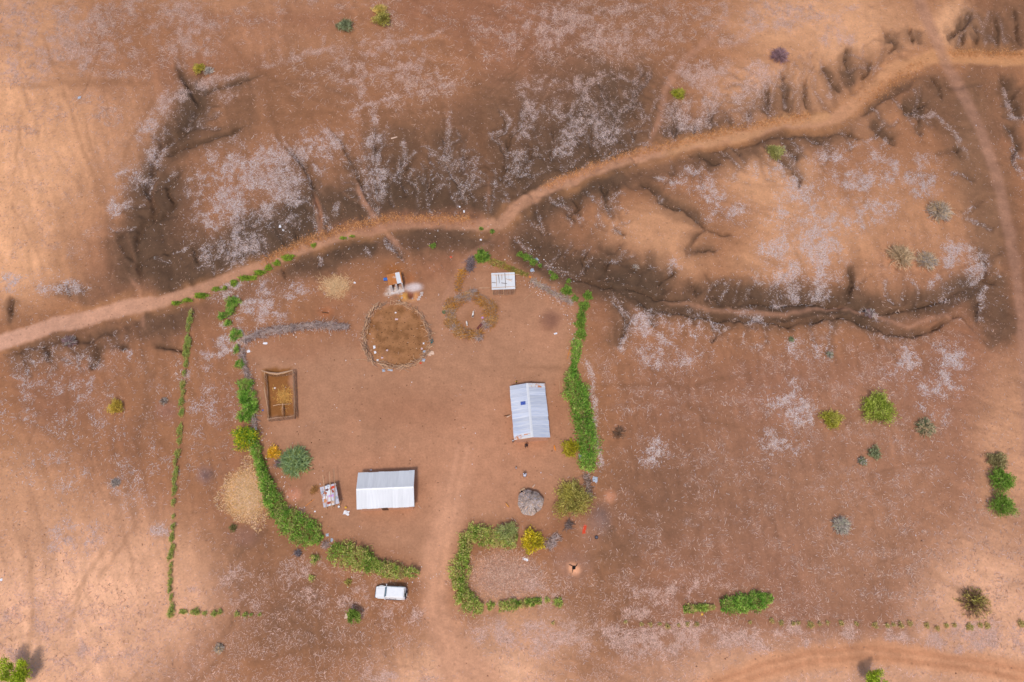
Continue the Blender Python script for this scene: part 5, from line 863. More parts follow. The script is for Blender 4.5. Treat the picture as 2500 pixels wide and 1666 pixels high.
jk, L2, W2 = shelter('shelter', 'low iron-topped shelter heaped with junk, left of the white-roofed house', [(782, 1190), (820.5, 1181), (827.5, 1228.5), (790, 1240.5)], 1.7, 3, [M_junk_iron, M_white_iron], 1.7)
for a, b_, l in [((788, 1160), (797, 1243), 'left of three long poles laid over the junk-topped shelter'), ((804, 1152), (809, 1243), 'middle of three long poles laid over the junk-topped shelter'), ((815, 1144), (818, 1236), 'right of three long poles laid over the junk-topped shelter')]:
    p, q = P(*a, 1.86), P(*b_, 1.86); lay('pole', l, [p, ((p[0] + q[0]) / 2 + .05, (p[1] + q[1]) / 2, 1.87), q], [.035, .05, .05], M_wood)

# crumpled cloth, sacks and scraps: a small folded sheet with thickness
def cloth(name, label, px, py, w, d, mat, z=None, rot=0.0, h=.12, cat='cloth', group=None):
    x, y, g = G(px, py) if z is None else (*P(px, py, z)[:2], z)
    n = 5; vs_ = []; rot += 0
    for a in range(n):
        for b_ in range(n):
            u, v = a / (n - 1) - .5, b_ / (n - 1) - .5; e = 1 - max(abs(u), abs(v)) * 2
            vs_.append((u * w * (1 + .25 * random.uniform(-1, 1)), v * d * (1 + .25 * random.uniform(-1, 1)), .02 + h * random.random() * (.35 + .65 * e)))
    fs_ = [(a * n + b_, (a + 1) * n + b_, (a + 1) * n + b_ + 1, a * n + b_ + 1) for a in range(n - 1) for b_ in range(n - 1)]
    m = len(vs_); vs_ += [(p[0] * .96, p[1] * .96, 0) for p in vs_]; fs_ += [tuple(i_ + m for i_ in f[::-1]) for f in fs_]
    o = MB().add(vs_, fs_).build(name, mat); o.location = (x, y, g); o.rotation_euler = (0, 0, rot); return tag(o, label, cat, group)
M_wcloth = mat_basic('white_cloth', rgb(232, 230, 234), .85, .06, 5); M_red = mat_basic('red_cloth', rgb(214, 78, 50), .85, .12, 5); M_lil = mat_basic('lilac_cloth', rgb(206, 160, 214), .85, .1, 5); M_rustc = mat_basic('rust_red_cloth', rgb(170, 88, 66), .9, .2, 8); M_pinkc = mat_basic('pale_pink_cloth', rgb(214, 184, 184), .9, .1, 6); M_blue = mat_basic('blue_plastic', rgb(52, 104, 184), .45, .1, 4); M_teal = mat_basic('teal_plastic', rgb(30, 134, 146), .45, .1, 4); M_grn = mat_basic('green_plastic', rgb(10, 130, 100), .45, .1, 4); M_greyc = mat_basic('grey_plastic', rgb(170, 178, 192), .6, .12, 6); M_card = mat_basic('cardboard', rgb(216, 184, 162), .9, .1, 6); M_oran = mat_basic('orange_cloth', rgb(220, 136, 56), .85, .12, 6); M_brick = mat_basic('brown_rag', rgb(112, 64, 60), .9, .2, 6); M_yel = mat_basic('yellow_plastic', rgb(238, 186, 70), .5, .08, 4); M_purp = mat_basic('purple_cloth', rgb(140, 76, 96), .9, .15, 6)
for (px, py, w, d, m, l) in [(794, 1204, .5, .35, M_rustc, 'rust-red rag at the left of the junk-topped shelter'), (799, 1196, .45, .4, M_brick, 'dark brown rag near the top of the junk-topped shelter'), (808, 1192, .35, .6, M_rustc, 'rust-red rag near the upper right of the junk-topped shelter'), (813, 1190, .5, .4, M_red, 'red rag in the upper right corner of the junk-topped shelter'), (813, 1200, .3, .45, M_rustc, 'small rust-red strip right of centre on the junk-topped shelter'), (809, 1211, .75, .3, M_lil, 'lilac cloth across the middle of the junk-topped shelter'), (794, 1215, .5, .45, M_wcloth, 'white cloth at the left middle of the junk-topped shelter'), (799, 1220, .25, 1.1, M_pinkc, 'long pale pink strip in the middle of the junk-topped shelter'), (795, 1223, .4, .5, M_oran, 'orange-brown rag at the lower left of the junk-topped shelter'), (803, 1228, .6, .35, M_rustc, 'rust-red rag near the lower edge of the junk-topped shelter'), (812, 1226, .4, .4, M_card, 'tan scrap at the lower right of the junk-topped shelter'), (821, 1216, .4, .4, M_greyc, 'round grey scrap near the right edge of the junk-topped shelter'), (787, 1203, .35, .5, M_greyc, 'grey rag at the left edge of the junk-topped shelter'), (801, 1187.5, .3, .4, M_greyc, 'dark grey scrap at the top of the junk-topped shelter')]:
    cloth('rag', l, px, py, w, d, m, 1.76, random.uniform(-.4, .4), .14, 'rag', 'junk on the low shelter')

# latrine with rusty roof, two open doorways
q = frame_pts([(944, 672), (978, 664.5), (982.5, 690.5), (950, 697.5)], 2.05); c = sum(q, Vector()) / 4; ax = ((q[1] - q[0]) + (q[2] - q[3])).normalized(); an = math.atan2(ax.y, ax.x); LL2 = (q[1] - q[0]).length; WW2 = ((q[3] - q[0]).length + (q[2] - q[1]).length) / 2
la = thing('outhouse', 'small block outhouse with rusty iron roof and two open doorways', 'outhouse', (c.x, c.y, 0), an)
for k, (u0, u1, m) in enumerate([(0, .32, M_rust), (.32, .60, M_half_rust), (.60, .92, M_white_iron), (.92, 1.0, M_rust)]):
    me = sheet_mesh((u1 - u0) * LL2 + .02, WW2, .02, 4 if u1 - u0 > .1 else 2); me.materials.append(m); o = link('roof_sheet', me, None, la); o.location = (-LL2 / 2 + (u0 + u1) / 2 * LL2, -WW2 / 2, 2.05 + .012 * (k % 2)); o.rotation_euler = (R(3), 0, 0)
wl, wd = LL2 / 2 - .08, WW2 / 2 - .02
for cx, cy, dx, dy in [(0, wd, 2 * wl, .15), (-wl + .07, 0, .15, 2 * wd - .16), (wl - .07, 0, .15, 2 * wd - .16), (0, 0, .14, 2 * wd - .16)]: MB().box((cx, cy, .97), (dx, dy, 2.0)).build('wall', M_block, la)
for cx, dx in [(-wl + .2, .4), (0, .26), (wl - .12, .24)]: MB().box((cx, -wd - .06, .95), (dx, .22, 1.9)).build('pier', M_block, la)
for s in (-1, 1): MB().box((s * wl * .5, wd * .2, .06), (wl * .8, wd * 1.2, .06)).build('floor_slab', M_mud, la)
MB().box((0, -wd - .42, .0), (2 * wl, .48, .14)).build('threshold_slab', M_block, la)
x, y, z = G(943, 684); bl = thing('water_drum', 'blue plastic drum lying beside the rusty-roofed outhouse', 'drum', (x, y, z), R(4))
MB().tube([(-.42, 0, .28), (-.38, 0, .28), (.38, 0, .28), (.42, 0, .28)], [.2, .28, .28, .2], 12).build('body', M_blue, bl)
for s in (-.18, .18): MB().tube([(s - .02, 0, .28), (s + .02, 0, .28)], [.295, .295], 12).build('hoop', M_blue, bl)
MB().tube([(-.48, 0, .38), (-.42, 0, .38)], .05, 8).build('cap', M_wcloth, bl)
for (px, py, a, s, l) in [(1030, 716, .1, .5, 'topmost pale block in the stack right of the pit'), (1029, 721.5, .15, .5, 'second pale block from the top in the stack right of the pit'), (1024.5, 726.5, .25, .5, 'third pale block from the top in the stack right of the pit'), (1022, 732, .2, .55, 'lowest pale block in the stack right of the pit'), (974, 716, 1.4, .45, 'upright pale block below the outhouse'), (981, 719.5, .6, .3, 'small pale block left of the pit mound'), (981.5, 728, 1.2, .4, 'pale block at the left foot of the pit mound'), (975, 735, .5, .35, 'pale block lying nearest to the round kraal'), (1007, 730, 1.3, .25, 'tiny pale block at the lower rim of the pit'), (949, 727, .3, .25, 'tiny pale block left below the outhouse')]:
    x, y, z = G(px, py); t = thing('cement_block', l, 'block', (x, y, z), a, 'loose cement blocks'); MB().box((0, 0, s * .2), (s, s * .55, s * .42)).build('body', M_block, t, bevel=.015)
    for e in (-1, 1): MB().box((e * s * .22, 0, s * .405), (s * .26, s * .3, .01)).build('hollow', M_wood_g, t)

# ------------------------------------------------------------------ stick enclosures
def stick_mesh(kind, r=.04, bend=.12, n=4):
    b = MB(); pts = [(0, 0, 0)]; 
    for k in range(1, 4): pts.append((random.gauss(0, bend) * (k < 3), random.gauss(0, bend), k / 3.0))
    b.tube(pts, [r, r * .95, r * .8, r * .5], n); me = bpy.data.meshes.new(kind); me.from_pydata(b.v, [], b.f); me.update(); return me
def put(name, me, parent, p, q, mat):
    """place a unit stick mesh between p and q in the parent's coordinates"""
    p, q = Vector(p), Vector(q); d = q - p; o = link(name, me, mat, parent); o.location = p; o.rotation_mode = 'QUATERNION'; o.rotation_quaternion = d.to_track_quat('Z', 'Y') @ Matrix.Rotation(random.uniform(0, 6.28), 4, 'Z').to_quaternion(); o.scale = (1, 1, d.length); return o
SM = [stick_mesh('branch', random.uniform(.035, .06), .11) for _ in range(8)]; SG = [stick_mesh('branch', random.uniform(.04, .07), .14) for _ in range(6)]; ST = [stick_mesh('stick', random.uniform(.028, .045), .02) for _ in range(6)]
for m_ in SM + ST: m_.materials.append(M_wood_g)
for m_ in SG: m_.materials.append(M_wood)
x, y, z = G(971, 823); kr = thing('round_kraal', 'large round kraal fenced with piled branches', 'kraal', (x, y, z))
ring = [Vector(P(*p)) - Vector((x, y, 0)) for p in KRAAL]; nr_ = len(ring)
def ring_at(u):
    u = (u % 1) * nr_; k = int(u); return ring[k].lerp(ring[(k + 1) % nr_], u - k)
for k in range(262):
    u = random.random(); p = ring_at(u); tg = (ring_at(u + .01) - ring_at(u - .01)).normalized(); out = Vector((tg.y, -tg.x, 0)); out = out if out.dot(p) > 0 else -out
    L = random.uniform(.8, 2.1); a = random.gauss(0, .4) if random.random() < .82 else random.uniform(-1.5, 1.5); d = (tg * math.cos(a) + out * math.sin(a)); c_ = p + out * random.gauss(0, .15); zc = random.uniform(.12, .95)
    p0 = c_ - d * L / 2; p1 = c_ + d * L / 2; p0.z = max(.06, zc - random.uniform(0, .5)); p1.z = max(.06, zc + random.uniform(-.2, .4)); put('branch', random.choice(SM + SG), kr, p0, p1, None)
for k in range(36):
    p = ring_at(k / 36 + random.gauss(0, .004)); put('post', random.choice(SG), kr, (p.x, p.y, -.1), (p.x + random.gauss(0, .12), p.y + random.gauss(0, .12), random.uniform(.9, 1.25)), None)
lay('pole', 'long pale pole lying out to the left of the round kraal', [G(868, 879, .06), G(882, 878, .08), G(899, 881, .07)], [.05, .05, .04], M_wood); lay('pole', 'short pole pointing right from the round kraal', [G(1053, 813, .06), G(1058, 814, .07), G(1063, 815, .06)], [.05, .05, .04], M_wood)

x, y, z = G(1148, 772); tr = thing('thorn_ring', 'round goat pen ringed with heaped orange and grey thorn brush', 'pen', (x, y, z))
def brush_local(parent, c, rad, h, cols, n, nm='thorn_bundle', w=.028):
    vs_, fs_, cs_ = [], [], []; cl = [s2l(q_) for q_ in cols]
    for _ in range(n):
        a = random.uniform(0, 6.28); rr = math.sqrt(random.random()) * rad; p = np.array([c[0] + rr * math.cos(a), c[1] + rr * math.sin(a), .05 + h * random.random() * (1 - .6 * (rr / rad) ** 2)]); b_ = random.uniform(0, 6.28); L = random.uniform(.25, .75)
        dv = np.array([math.cos(b_), math.sin(b_), random.gauss(0, .4)]) * L; ax_ = np.cross(dv, [0, 0, 1.0]); ax_ /= np.linalg.norm(ax_) + 1e-6; ay_ = np.cross(dv / L, ax_); k0 = len(vs_); cc = cl[random.randrange(len(cl))] * random.uniform(.75, 1.15)
        for (o_, r_) in ((p - dv, w), (p + dv, w * .4)):
            o_[2] = max(o_[2], .03)
            for an_ in (0, 2.094, 4.189): vs_.append(o_ + (ax_ * math.cos(an_) + ay_ * math.sin(an_)) * r_); cs_.append(cc)
        for j in range(3): fs_.append((k0 + j, k0 + (j + 1) % 3, k0 + 3 + (j + 1) % 3, k0 + 3 + j))
    return link(nm, mesh_np(nm, np.array(vs_), np.array(fs_), np.array(cs_)), M_twig, parent)
ORB = [(190, 140, 76), (174, 122, 62), (204, 158, 100), (160, 114, 66), (176, 150, 130)]; scx = mpp(1148, 772)
for k in range(34):
    a = 2 * math.pi * k / 34 + random.gauss(0, .05); rr = (51 + random.gauss(0, 5)) * scx; gap = -1.05 < math.atan2(math.sin(a), math.cos(a)) < -.75
    if gap: continue
    cols = random.choice([ORB, ORB, MIXB, GB]); brush_local(tr, (rr * math.cos(a), rr * math.sin(a) * 1.02), random.uniform(.5, .95), random.uniform(.5, 1.0), cols, 100)
for k in range(14):
    a = random.uniform(.2, 2.6); rr = random.uniform(46, 62) * scx; p = Vector((rr * math.cos(a), rr * math.sin(a), random.uniform(.4, .9))); d = Vector((math.cos(a + 1.4), math.sin(a + 1.4), random.gauss(0, .1))) * random.uniform(.7, 1.4); put('branch', random.choice(SM), tr, p - d, p + d, None)
gp = [Vector(G(1165, 816, .3)) - Vector((x, y, z)), Vector(G(1188, 788, .5)) - Vector((x, y, z))]
put('gate_pole', random.choice(SG), tr, gp[0], gp[1], None); put('gate_pole', random.choice(SG), tr, gp[0] + Vector((.15, -.15, .05)), gp[1] + Vector((.1, -.2, .05)), None)
MB().box(((gp[0].x + gp[1].x) / 2 - .25, (gp[0].y + gp[1].y) / 2 + .15, .28), (1.3, .7, .06), math.atan2(gp[1].y - gp[0].y, gp[1].x - gp[0].x), .35).build('hurdle', M_brick, tr)

HP = 1.35
q = [Vector(P(*p, HP)) for p in [(646, 910), (713, 905), (717, 1016), (653, 1023)]]; c = sum(q, Vector()) / 4; pn = thing('stick_pen', 'rectangular roofless pen walled with upright sticks, left side of the yard', 'pen', (c.x, c.y, 0)); Q = [v - Vector((c.x, c.y, HP)) for v in q]
def palisade(p, q_, h, gap, name='stick', bow=0.0, lean=.05, th=0):
    n = int((q_ - p).length / gap); d = (q_ - p).normalized(); nn = Vector((-d.y, d.x, 0))
    for k in range(n + 1):
        u = k / n; b_ = p.lerp(q_, u) + nn * (bow * 4 * u * (1 - u) + random.gauss(0, .02) + th); put(name, random.choice(ST), pn, (b_.x, b_.y, -.1), (b_.x + random.gauss(0, lean), b_.y + random.gauss(0, lean), h * random.uniform(.9, 1.06)), None)
palisade(Q[0], Q[3], HP, .15); palisade(Q[1], Q[2], HP, .15); palisade(Q[3], Q[2], HP, .13); palisade(Q[1] + Vector((.33, 0, 0)), Q[2] + Vector((.33, .1, 0)), HP * .85, .16); palisade(Q[0], Q[1], HP * .7, .2, bow=-.35)
for (p, q_, off, hh, m) in [(Q[0], Q[3], -.06, HP - .05, SG), (Q[0], Q[3], .06, .6, SM), (Q[1], Q[2], .08, HP - .05, SG), (Q[1], Q[2], .24, HP - .2, SM), (Q[3], Q[2], -.08, HP - .02, SM), (Q[3], Q[2], .08, HP - .1, SG)]:
    d = (q_ - p).normalized(); nn = Vector((-d.y, d.x, 0)) * off; put('rail', random.choice(m), pn, p + nn + Vector((0, 0, hh)), q_ + nn + Vector((0, 0, hh)), None)
b = MB(); b.tube([(Q[0].x - .5, Q[0].y + .35, HP + .02), (Q[0].x + .9, Q[0].y - .15, HP), (Q[0].x + 2.0, Q[0].y - .28, HP - .02), (Q[0].x + 3.2, Q[0].y - .05, HP), (Q[1].x, Q[1].y, HP + .05)], [.09, .12, .13, .11, .09], 7).build('bent_log', M_wood, pn)
b = MB(); b.tube([(Q[0].x - .3, Q[0].y + .2, HP + .08), (Q[0].x + 1.0, Q[0].y - .05, HP + .1), (Q[0].x + 2.2, Q[0].y - .15, HP + .1), (Q[1].x + .2, Q[1].y + .05, HP + .08)], [.05, .08, .08, .06], 6).build('bent_log', M_wood_g, pn)
pq = [Vector(P(*p, 1.0)) - Vector((c.x, c.y, 1.0)) for p in [(664, 987), (707, 982), (690, 985), (691, 1014)]]
palisade(pq[2], pq[3], .95, .16); palisade(pq[0], pq[1], .35, .3); put('rail', SG[0], pn, pq[2] + Vector((0, 0, .95)), pq[3] + Vector((0, 0, .95)), None); put('rail', SG[1], pn, pq[0] + Vector((0, 0, .3)), pq[1] + Vector((0, 0, .33)), None)

# ------------------------------------------------------------------ thatched hut
x, y, z = G(1294, 1232); hut = thing('thatched_hut', 'small round hut with grey conical thatch near the lower right yard', 'hut', (x, y, 0))
M_thatch = mat_attr('thatch', .95); rw = 1.3; MB().lathe([(rw, -.05), (rw, 1.5)], 20).build('wall', M_mud, hut); MB().box((0, rw - .02, .72), (.65, .12, 1.45)).build('door', M_wood_d, hut)
vs_, fs_, cs_ = [], [], []; TC = [s2l(k) for k in [(184, 166, 156), (164, 146, 138), (198, 178, 164), (144, 126, 120), (192, 156, 130), (172, 160, 162)]]; RR, ZE, ZA = 1.82, 1.35, 2.75
for k in range(2600):
    a = random.uniform(0, 6.28); u = random.random() ** .6; L = random.uniform(.35, .7); 
    def cone(u_, a_, lift): rr_ = u_ * RR * (1 + .05 * math.sin(3 * a_ + 1) + .03 * math.sin(8 * a_)); return np.array([rr_ * math.cos(a_), rr_ * math.sin(a_), ZA - (ZA - ZE) * u_ ** 1.15 + lift])
    u1 = min(1.06, u + L / 2.1); da = random.gauss(0, .06); p, q_ = cone(u, a, random.uniform(.02, .08)), cone(u1, a + da, random.uniform(.0, .07)); n_ = np.array([-math.sin(a), math.cos(a), 0]) * .045; k0 = len(vs_); cc = TC[random.randrange(6)] * random.uniform(.6, 1.3) * (.7 + .7 * float(vnoise(np.array([3 * math.cos(a) * u + 9]), np.array([3 * math.sin(a) * u + 9]), .5, 98)[0]))
    vs_ += [p - n_, p + n_, q_ + n_ * .7, q_ - n_ * .7]; cs_ += [cc] * 4; fs_.append((k0, k0 + 1, k0 + 2, k0 + 3))
rf = MB().lathe([(RR * .97, ZE), (RR * .7, ZE + .47), (RR * .35, ZE + .95), (.05, ZA)], 24, wob=.05).build('roof', mat_basic('thatch_core', rgb(120, 102, 92), .95, .25, 10), hut)
link('thatch', mesh_np('thatch', np.array(vs_), np.array(fs_), np.array(cs_)), M_thatch, rf)

# ------------------------------------------------------------------ white four-wheel-drive car
x, y, z = G(957, 1449); car = thing('car', 'white boxy four-wheel-drive car parked below the tapering hedge', 'car', (x, y, z), R(177))
M_paint = mat_basic('white_car_paint', rgb(236, 236, 238), .3, .03, 2); M_lamp = mat_basic('headlamp', rgb(210, 214, 220), .15, .05, 4); M_tail = mat_basic('tail_lamp', rgb(150, 30, 26), .25, .1, 4); M_trim = mat_basic('grey_trim', rgb(96, 92, 104), .6, .1, 6)
hw_ = .85
body = MB()
def loft(b, secs):                                       # sections: x, half width low, half width high, z low, z high
    v = []; 
    for (xx, w0, w1, z0, z1) in secs: v += [(xx, -w0, z0), (xx, w0, z0), (xx, w0 * 1.0, (z0 + z1) * .55), (xx, w1, z1), (xx, -w1, z1), (xx, -w0 * 1.0, (z0 + z1) * .55)]
    f = [(0, 1, 2, 3, 4, 5), tuple(range(len(v) - 6, len(v)))[::-1]]
    for k in range(len(secs) - 1):
        for j in range(6): f.append((k * 6 + j, k * 6 + (j + 1) % 6, k * 6 + 6 + (j + 1) % 6, k * 6 + 6 + j))
    return b.add(v, f)
loft(body, [(2.22, .70, .60, .50, .88), (2.12, .80, .70, .42, .98), (1.4, .84, .76, .40, 1.06), (.85, .86, .80, .40, 1.10), (-1.9, .86, .82, .40, 1.12), (-2.05, .84, .80, .46, 1.08)]).build('body', M_paint, car, smooth=False)
MB().box((1.5, 0, 1.075), (1.0, .95, .05)).build('bonnet_bulge', M_paint, car, bevel=.02)
cab = MB(); loft(cab, [(.92, .80, .76, 1.08, 1.10), (.50, .80, .68, 1.08, 1.80), (.38, .80, .68, 1.08, 1.84), (-1.80, .80, .68, 1.08, 1.84), (-1.98, .80, .66, 1.08, 1.72)]); cab.build('cabin', M_paint, car)
MB().box((-.72, 0, 1.86), (2.28, 1.30, .05)).build('roof', M_paint, car, bevel=.02)
for k in range(7): MB().box((-.72, -.54 + k * .18, 1.892), (2.1, .03, .014)).build('roof_rib', M_paint, car)
v = [(.90, -.70, 1.145), (.90, .70, 1.145), (.555, .62, 1.755), (.555, -.62, 1.755)]; d_ = Vector((.62, 0, .36)).normalized() * .018
MB().add([Vector(p) + d_ for p in v] + [Vector(p) - d_ for p in v], [(0, 1, 2, 3), (7, 6, 5, 4), (0, 4, 5, 1), (1, 5, 6, 2), (2, 6, 7, 3), (3, 7, 4, 0)]).build('windscreen', mat_basic('windscreen_glass', rgb(86, 112, 128), .1, .1, 2), car)
for s in (-1, 1):
    for (x0, x1) in ((.36, -.38), (-.46, -1.14), (-1.22, -1.80)):
        a0, a1 = (.795, 1.18), (.705, 1.74); vv = [(x0, s * a0[0], a0[1]), (x1, s * a0[0], a0[1]), (x1, s * a1[0], a1[1]), (x0 - (.06 if x0 > 0 else 0), s * a1[0], a1[1])]
        MB().add([(p[0], p[1] + s * .012, p[2]) for p in vv] + [(p[0], p[1] - s * .012, p[2]) for p in vv], [(0, 1, 2, 3), (7, 6, 5, 4), (0, 4, 5, 1), (1, 5, 6, 2), (2, 6, 7, 3), (3, 7, 4, 0)]).build('side_window', M_glass, car)
    for xx in (.1, -.75): MB().box((xx, s * .868, .98), (.16, .03, .035)).build('door_handle', M_trim, car)
    m_ = MB().box((.72, s * .98, 1.22), (.10, .20, .16)).build('mirror', M_paint, car, bevel=.02); MB().box((.74, s * .86, 1.18), (.04, .10, .04)).build('mirror_arm', M_trim, m_)
    MB().box((2.19, s * .52, .74), (.08, .26, .18)).build('headlight', M_lamp, car); MB().box((-2.055, s * .74, .82), (.04, .12, .3)).build('tail_light', M_tail, car); MB().box((-.3, s * .87, .36), (2.0, .16, .05)).build('side_step', M_trim, car)
    for xx in (1.42, -1.28):
        wh = MB().tube([(xx, s * .58, .37), (xx, s * .62, .37), (xx, s * .80, .37), (xx, s * .84, .37)], [.30, .37, .37, .30], 16).build('wheel', M_black, car); MB().tube([(xx, s * .83, .37), (xx, s * .855, .37)], [.21, .18], 12).build('rim', M_steel, wh)
        MB().tube([(xx - .48, s * .84, .62), (xx - .3, s * .87, .84), (xx, s * .88, .92), (xx + .3, s * .87, .84), (xx + .48, s * .84, .62)], .05, 5).build('wheel_arch', M_paint, car)
MB().box((2.27, 0, .52), (.16, 1.62, .2)).build('front_bumper', M_trim, car, bevel=.03); MB().box((2.225, 0, .74), (.05, .76, .2)).build('grille', M_trim, car); MB().box((-2.12, 0, .52), (.14, 1.6, .16)).build('rear_bumper', M_trim, car, bevel=.03)
MB().add([(-1.905, -.62, 1.22), (-1.905, .62, 1.22), (-1.935, .56, 1.66), (-1.935, -.56, 1.66), (-2.0, -.62, 1.22), (-2.0, .62, 1.22), (-1.99, .56, 1.66), (-1.99, -.56, 1.66)], [(0, 1, 2, 3), (7, 6, 5, 4), (0, 4, 5, 1), (1, 5, 6, 2), (2, 6, 7, 3), (3, 7, 4, 0)]).build('rear_window', mat_basic('rear_glass_reflection', rgb(120, 72, 56), .35, .2, 3), car)  # brownish reflection painted into the rear glass colour
sw = MB().tube([(-2.06, .18, .98), (-2.1, .18, .98), (-2.26, .18, .98), (-2.3, .18, .98)], [.28, .36, .36, .26], 16).build('spare_wheel', M_black, car); MB().tube([(-2.29, .18, .98), (-2.325, .18, .98)], [.3, .26], 16).build('wheel_cover', M_paint, sw)

# ------------------------------------------------------------------ people and animals (skinned skeletons)
def skin_obj(name, verts, edges, root, mat, parent, sub=1):
    me = bpy.data.meshes.new(name); me.from_pydata([v[:3] for v in verts], edges, []); me.update(); o = link(name, me, mat, parent)
    o.modifiers.new('skin', 'SKIN'); sv = me.skin_vertices[0].data if me.skin_vertices else None
    if sv is None:
        bm = bmesh.new(); bm.from_mesh(me); ly = bm.verts.layers.skin.verify(); bm.to_mesh(me); bm.free(); sv = me.skin_vertices[0].data
    for k, v in enumerate(verts): sv[k].radius = (v[3], v[4] if len(v) > 4 else v[3]); sv[k].use_root = (k == root)
    s_ = o.modifiers.new('sub', 'SUBSURF'); s_.levels = sub; s_.render_levels = sub; o.modifiers['skin'].use_smooth_shade = True; return o
M_skin = mat_basic('dark_skin', rgb(92, 60, 44), .6, .08, 6); M_hair = mat_basic('black_hair', rgb(22, 18, 18), .8, .2, 20)
def person(label, px, py, h, face, top, bottom, dress=False, arm=0.0, step=.1):
    x, y, z = G(px, py); t = thing('person', label, 'person', (x, y, z), face); s = h / 1.72; V_, E_ = [], []
    def add(v, p=None): V_.append((v[0] * s, v[1] * s, v[2] * s) + tuple(r_ * s for r_ in v[3:])); (E_.append((p, len(V_) - 1)) if p is not None else None); return len(V_) - 1
    pel = add((0, 0, .94, .14, .10)); sp_ = add((0, 0, 1.15, .13, .095), pel); ch = add((0, .0, 1.36, .155, .10), sp_); ne = add((0, .01, 1.49, .055), ch); he_ = add((0, .03, 1.57, .08), ne); add((0, .03, 1.66, .085), he_); add((0, .12, 1.585, .018), he_)
    for k in (-1, 1):
        sh_ = add((k * .19, 0, 1.42, .06), ch); el = add((k * .26, -.03 + arm * .1, 1.14, .045), sh_); wr = add((k * .25, .12 + arm * .2, .93 + arm * .2, .032), el); pa_ = add((k * .245, .17 + arm * .2, .87 + arm * .2, .038, .02), wr)
        for f_, (dx, L) in enumerate([(-.03, .07), (-.01, .085), (.01, .08), (.028, .06)]): a_ = add((k * .245 + dx, .19 + arm * .2, .80 + arm * .2, .010), pa_); add((k * .245 + dx, .215 + arm * .2, .80 + arm * .2 - L * .5, .008), a_)
        th_ = add((k * .205, .20 + arm * .2, .86 + arm * .2, .011), pa_); add((k * .195, .225 + arm * .2, .83 + arm * .2, .009), th_)
        hp = add((k * .09, 0, .88, .09), pel); kn = add((k * .10, k * step * .5 + .02, .48, .062), hp); an_ = add((k * .10, k * step, .09, .042), kn); add((k * .11, k * step + .15, .045, .04, .032), an_)
    skin_obj('body', V_, E_, 0, M_skin, t)
    C_ = [(0, 0, .96 * s, .155 * s, .115 * s), (0, 0, 1.16 * s, .15 * s, .115 * s), (0, 0, 1.37 * s, .172 * s, .12 * s), (0, .01, 1.46 * s, .07 * s)]; e = [(0, 1), (1, 2), (2, 3)]
    for k in (-1, 1): C_ += [(k * .19 * s, 0, 1.42 * s, .08 * s), (k * .245 * s, -.02 * s, 1.20 * s, .066 * s)]; n_ = len(C_); e += [(2, n_ - 2), (n_ - 2, n_ - 1)]
    skin_obj('shirt', C_, e, 0, top, t)
    if dress: MB().lathe([(.19 * s, 1.0 * s), (.24 * s, .7 * s), (.30 * s, .32 * s)], 14, sy=.8, wob=.08).build('skirt', bottom, t, smooth=True)
    else:
        C_ = [(0, 0, .97 * s, .15 * s, .115 * s)]; e = []
        for k in (-1, 1): C_ += [(k * .09 * s, 0, .86 * s, .108 * s), (k * .10 * s, (k * step * .5 + .02) * s, .48 * s, .08 * s), (k * .10 * s, k * step * s, .16 * s, .066 * s)]; n_ = len(C_); e += [(0, n_ - 3), (n_ - 3, n_ - 2), (n_ - 2, n_ - 1)]
        skin_obj('trousers', C_, e, 0, bottom, t)
    MB().lathe([(.094 * s, 1.60 * s), (.105 * s, 1.66 * s), (.085 * s, 1.735 * s), (.03 * s, 1.765 * s)], 12, (0, .01 * s, 0)).build('hair', M_hair, t, smooth=True)
    for k in (-1, 1): MB().lathe([(.004, -.012), (.013, 0), (.004, .012)], 6, (k * .032 * s, .112 * s, 1.635 * s)).build('eye', M_wcloth, t); MB().box((k * .088 * s, .03 * s, 1.61 * s), (.02 * s, .045 * s, .06 * s)).build('ear', M_skin, t)
    MB().box((0, .113 * s, 1.55 * s), (.05 * s, .012 * s, .014 * s)).build('mouth', M_brick, t); return t
M_navy = mat_basic('navy_cloth', rgb(36, 34, 46), .9, .15, 8); M_white2 = mat_basic('pale_blue_cloth', rgb(214, 218, 236), .9, .06, 6); M_yclo = mat_basic('yellow_shirt', rgb(230, 190, 60), .9, .1, 6)
person('person in dark clothes standing below the blue-grey roofed house', 1285, 1092, 1.68, R(165), M_navy, M_navy, False, .4, .12)
person('person in pale blue-white clothes between house and thatched hut', 1281, 1163, 1.70, R(175), M_white2, M_white2, True, .2)
person('small child in white standing to the left of the pale-clothed person', 1260, 1145, .95, R(120), M_wcloth, M_pinkc, False, .3)
person('child in white and dark blue at the lower left corner of the blue-grey roof', 1253, 1080, 1.15, R(200), M_wcloth, M_navy, False, .2)
person('small child in yellow at the upper left corner of the blue-grey roofed house', 1261, 936, 1.0, R(20), M_yclo, M_navy, False, .2)

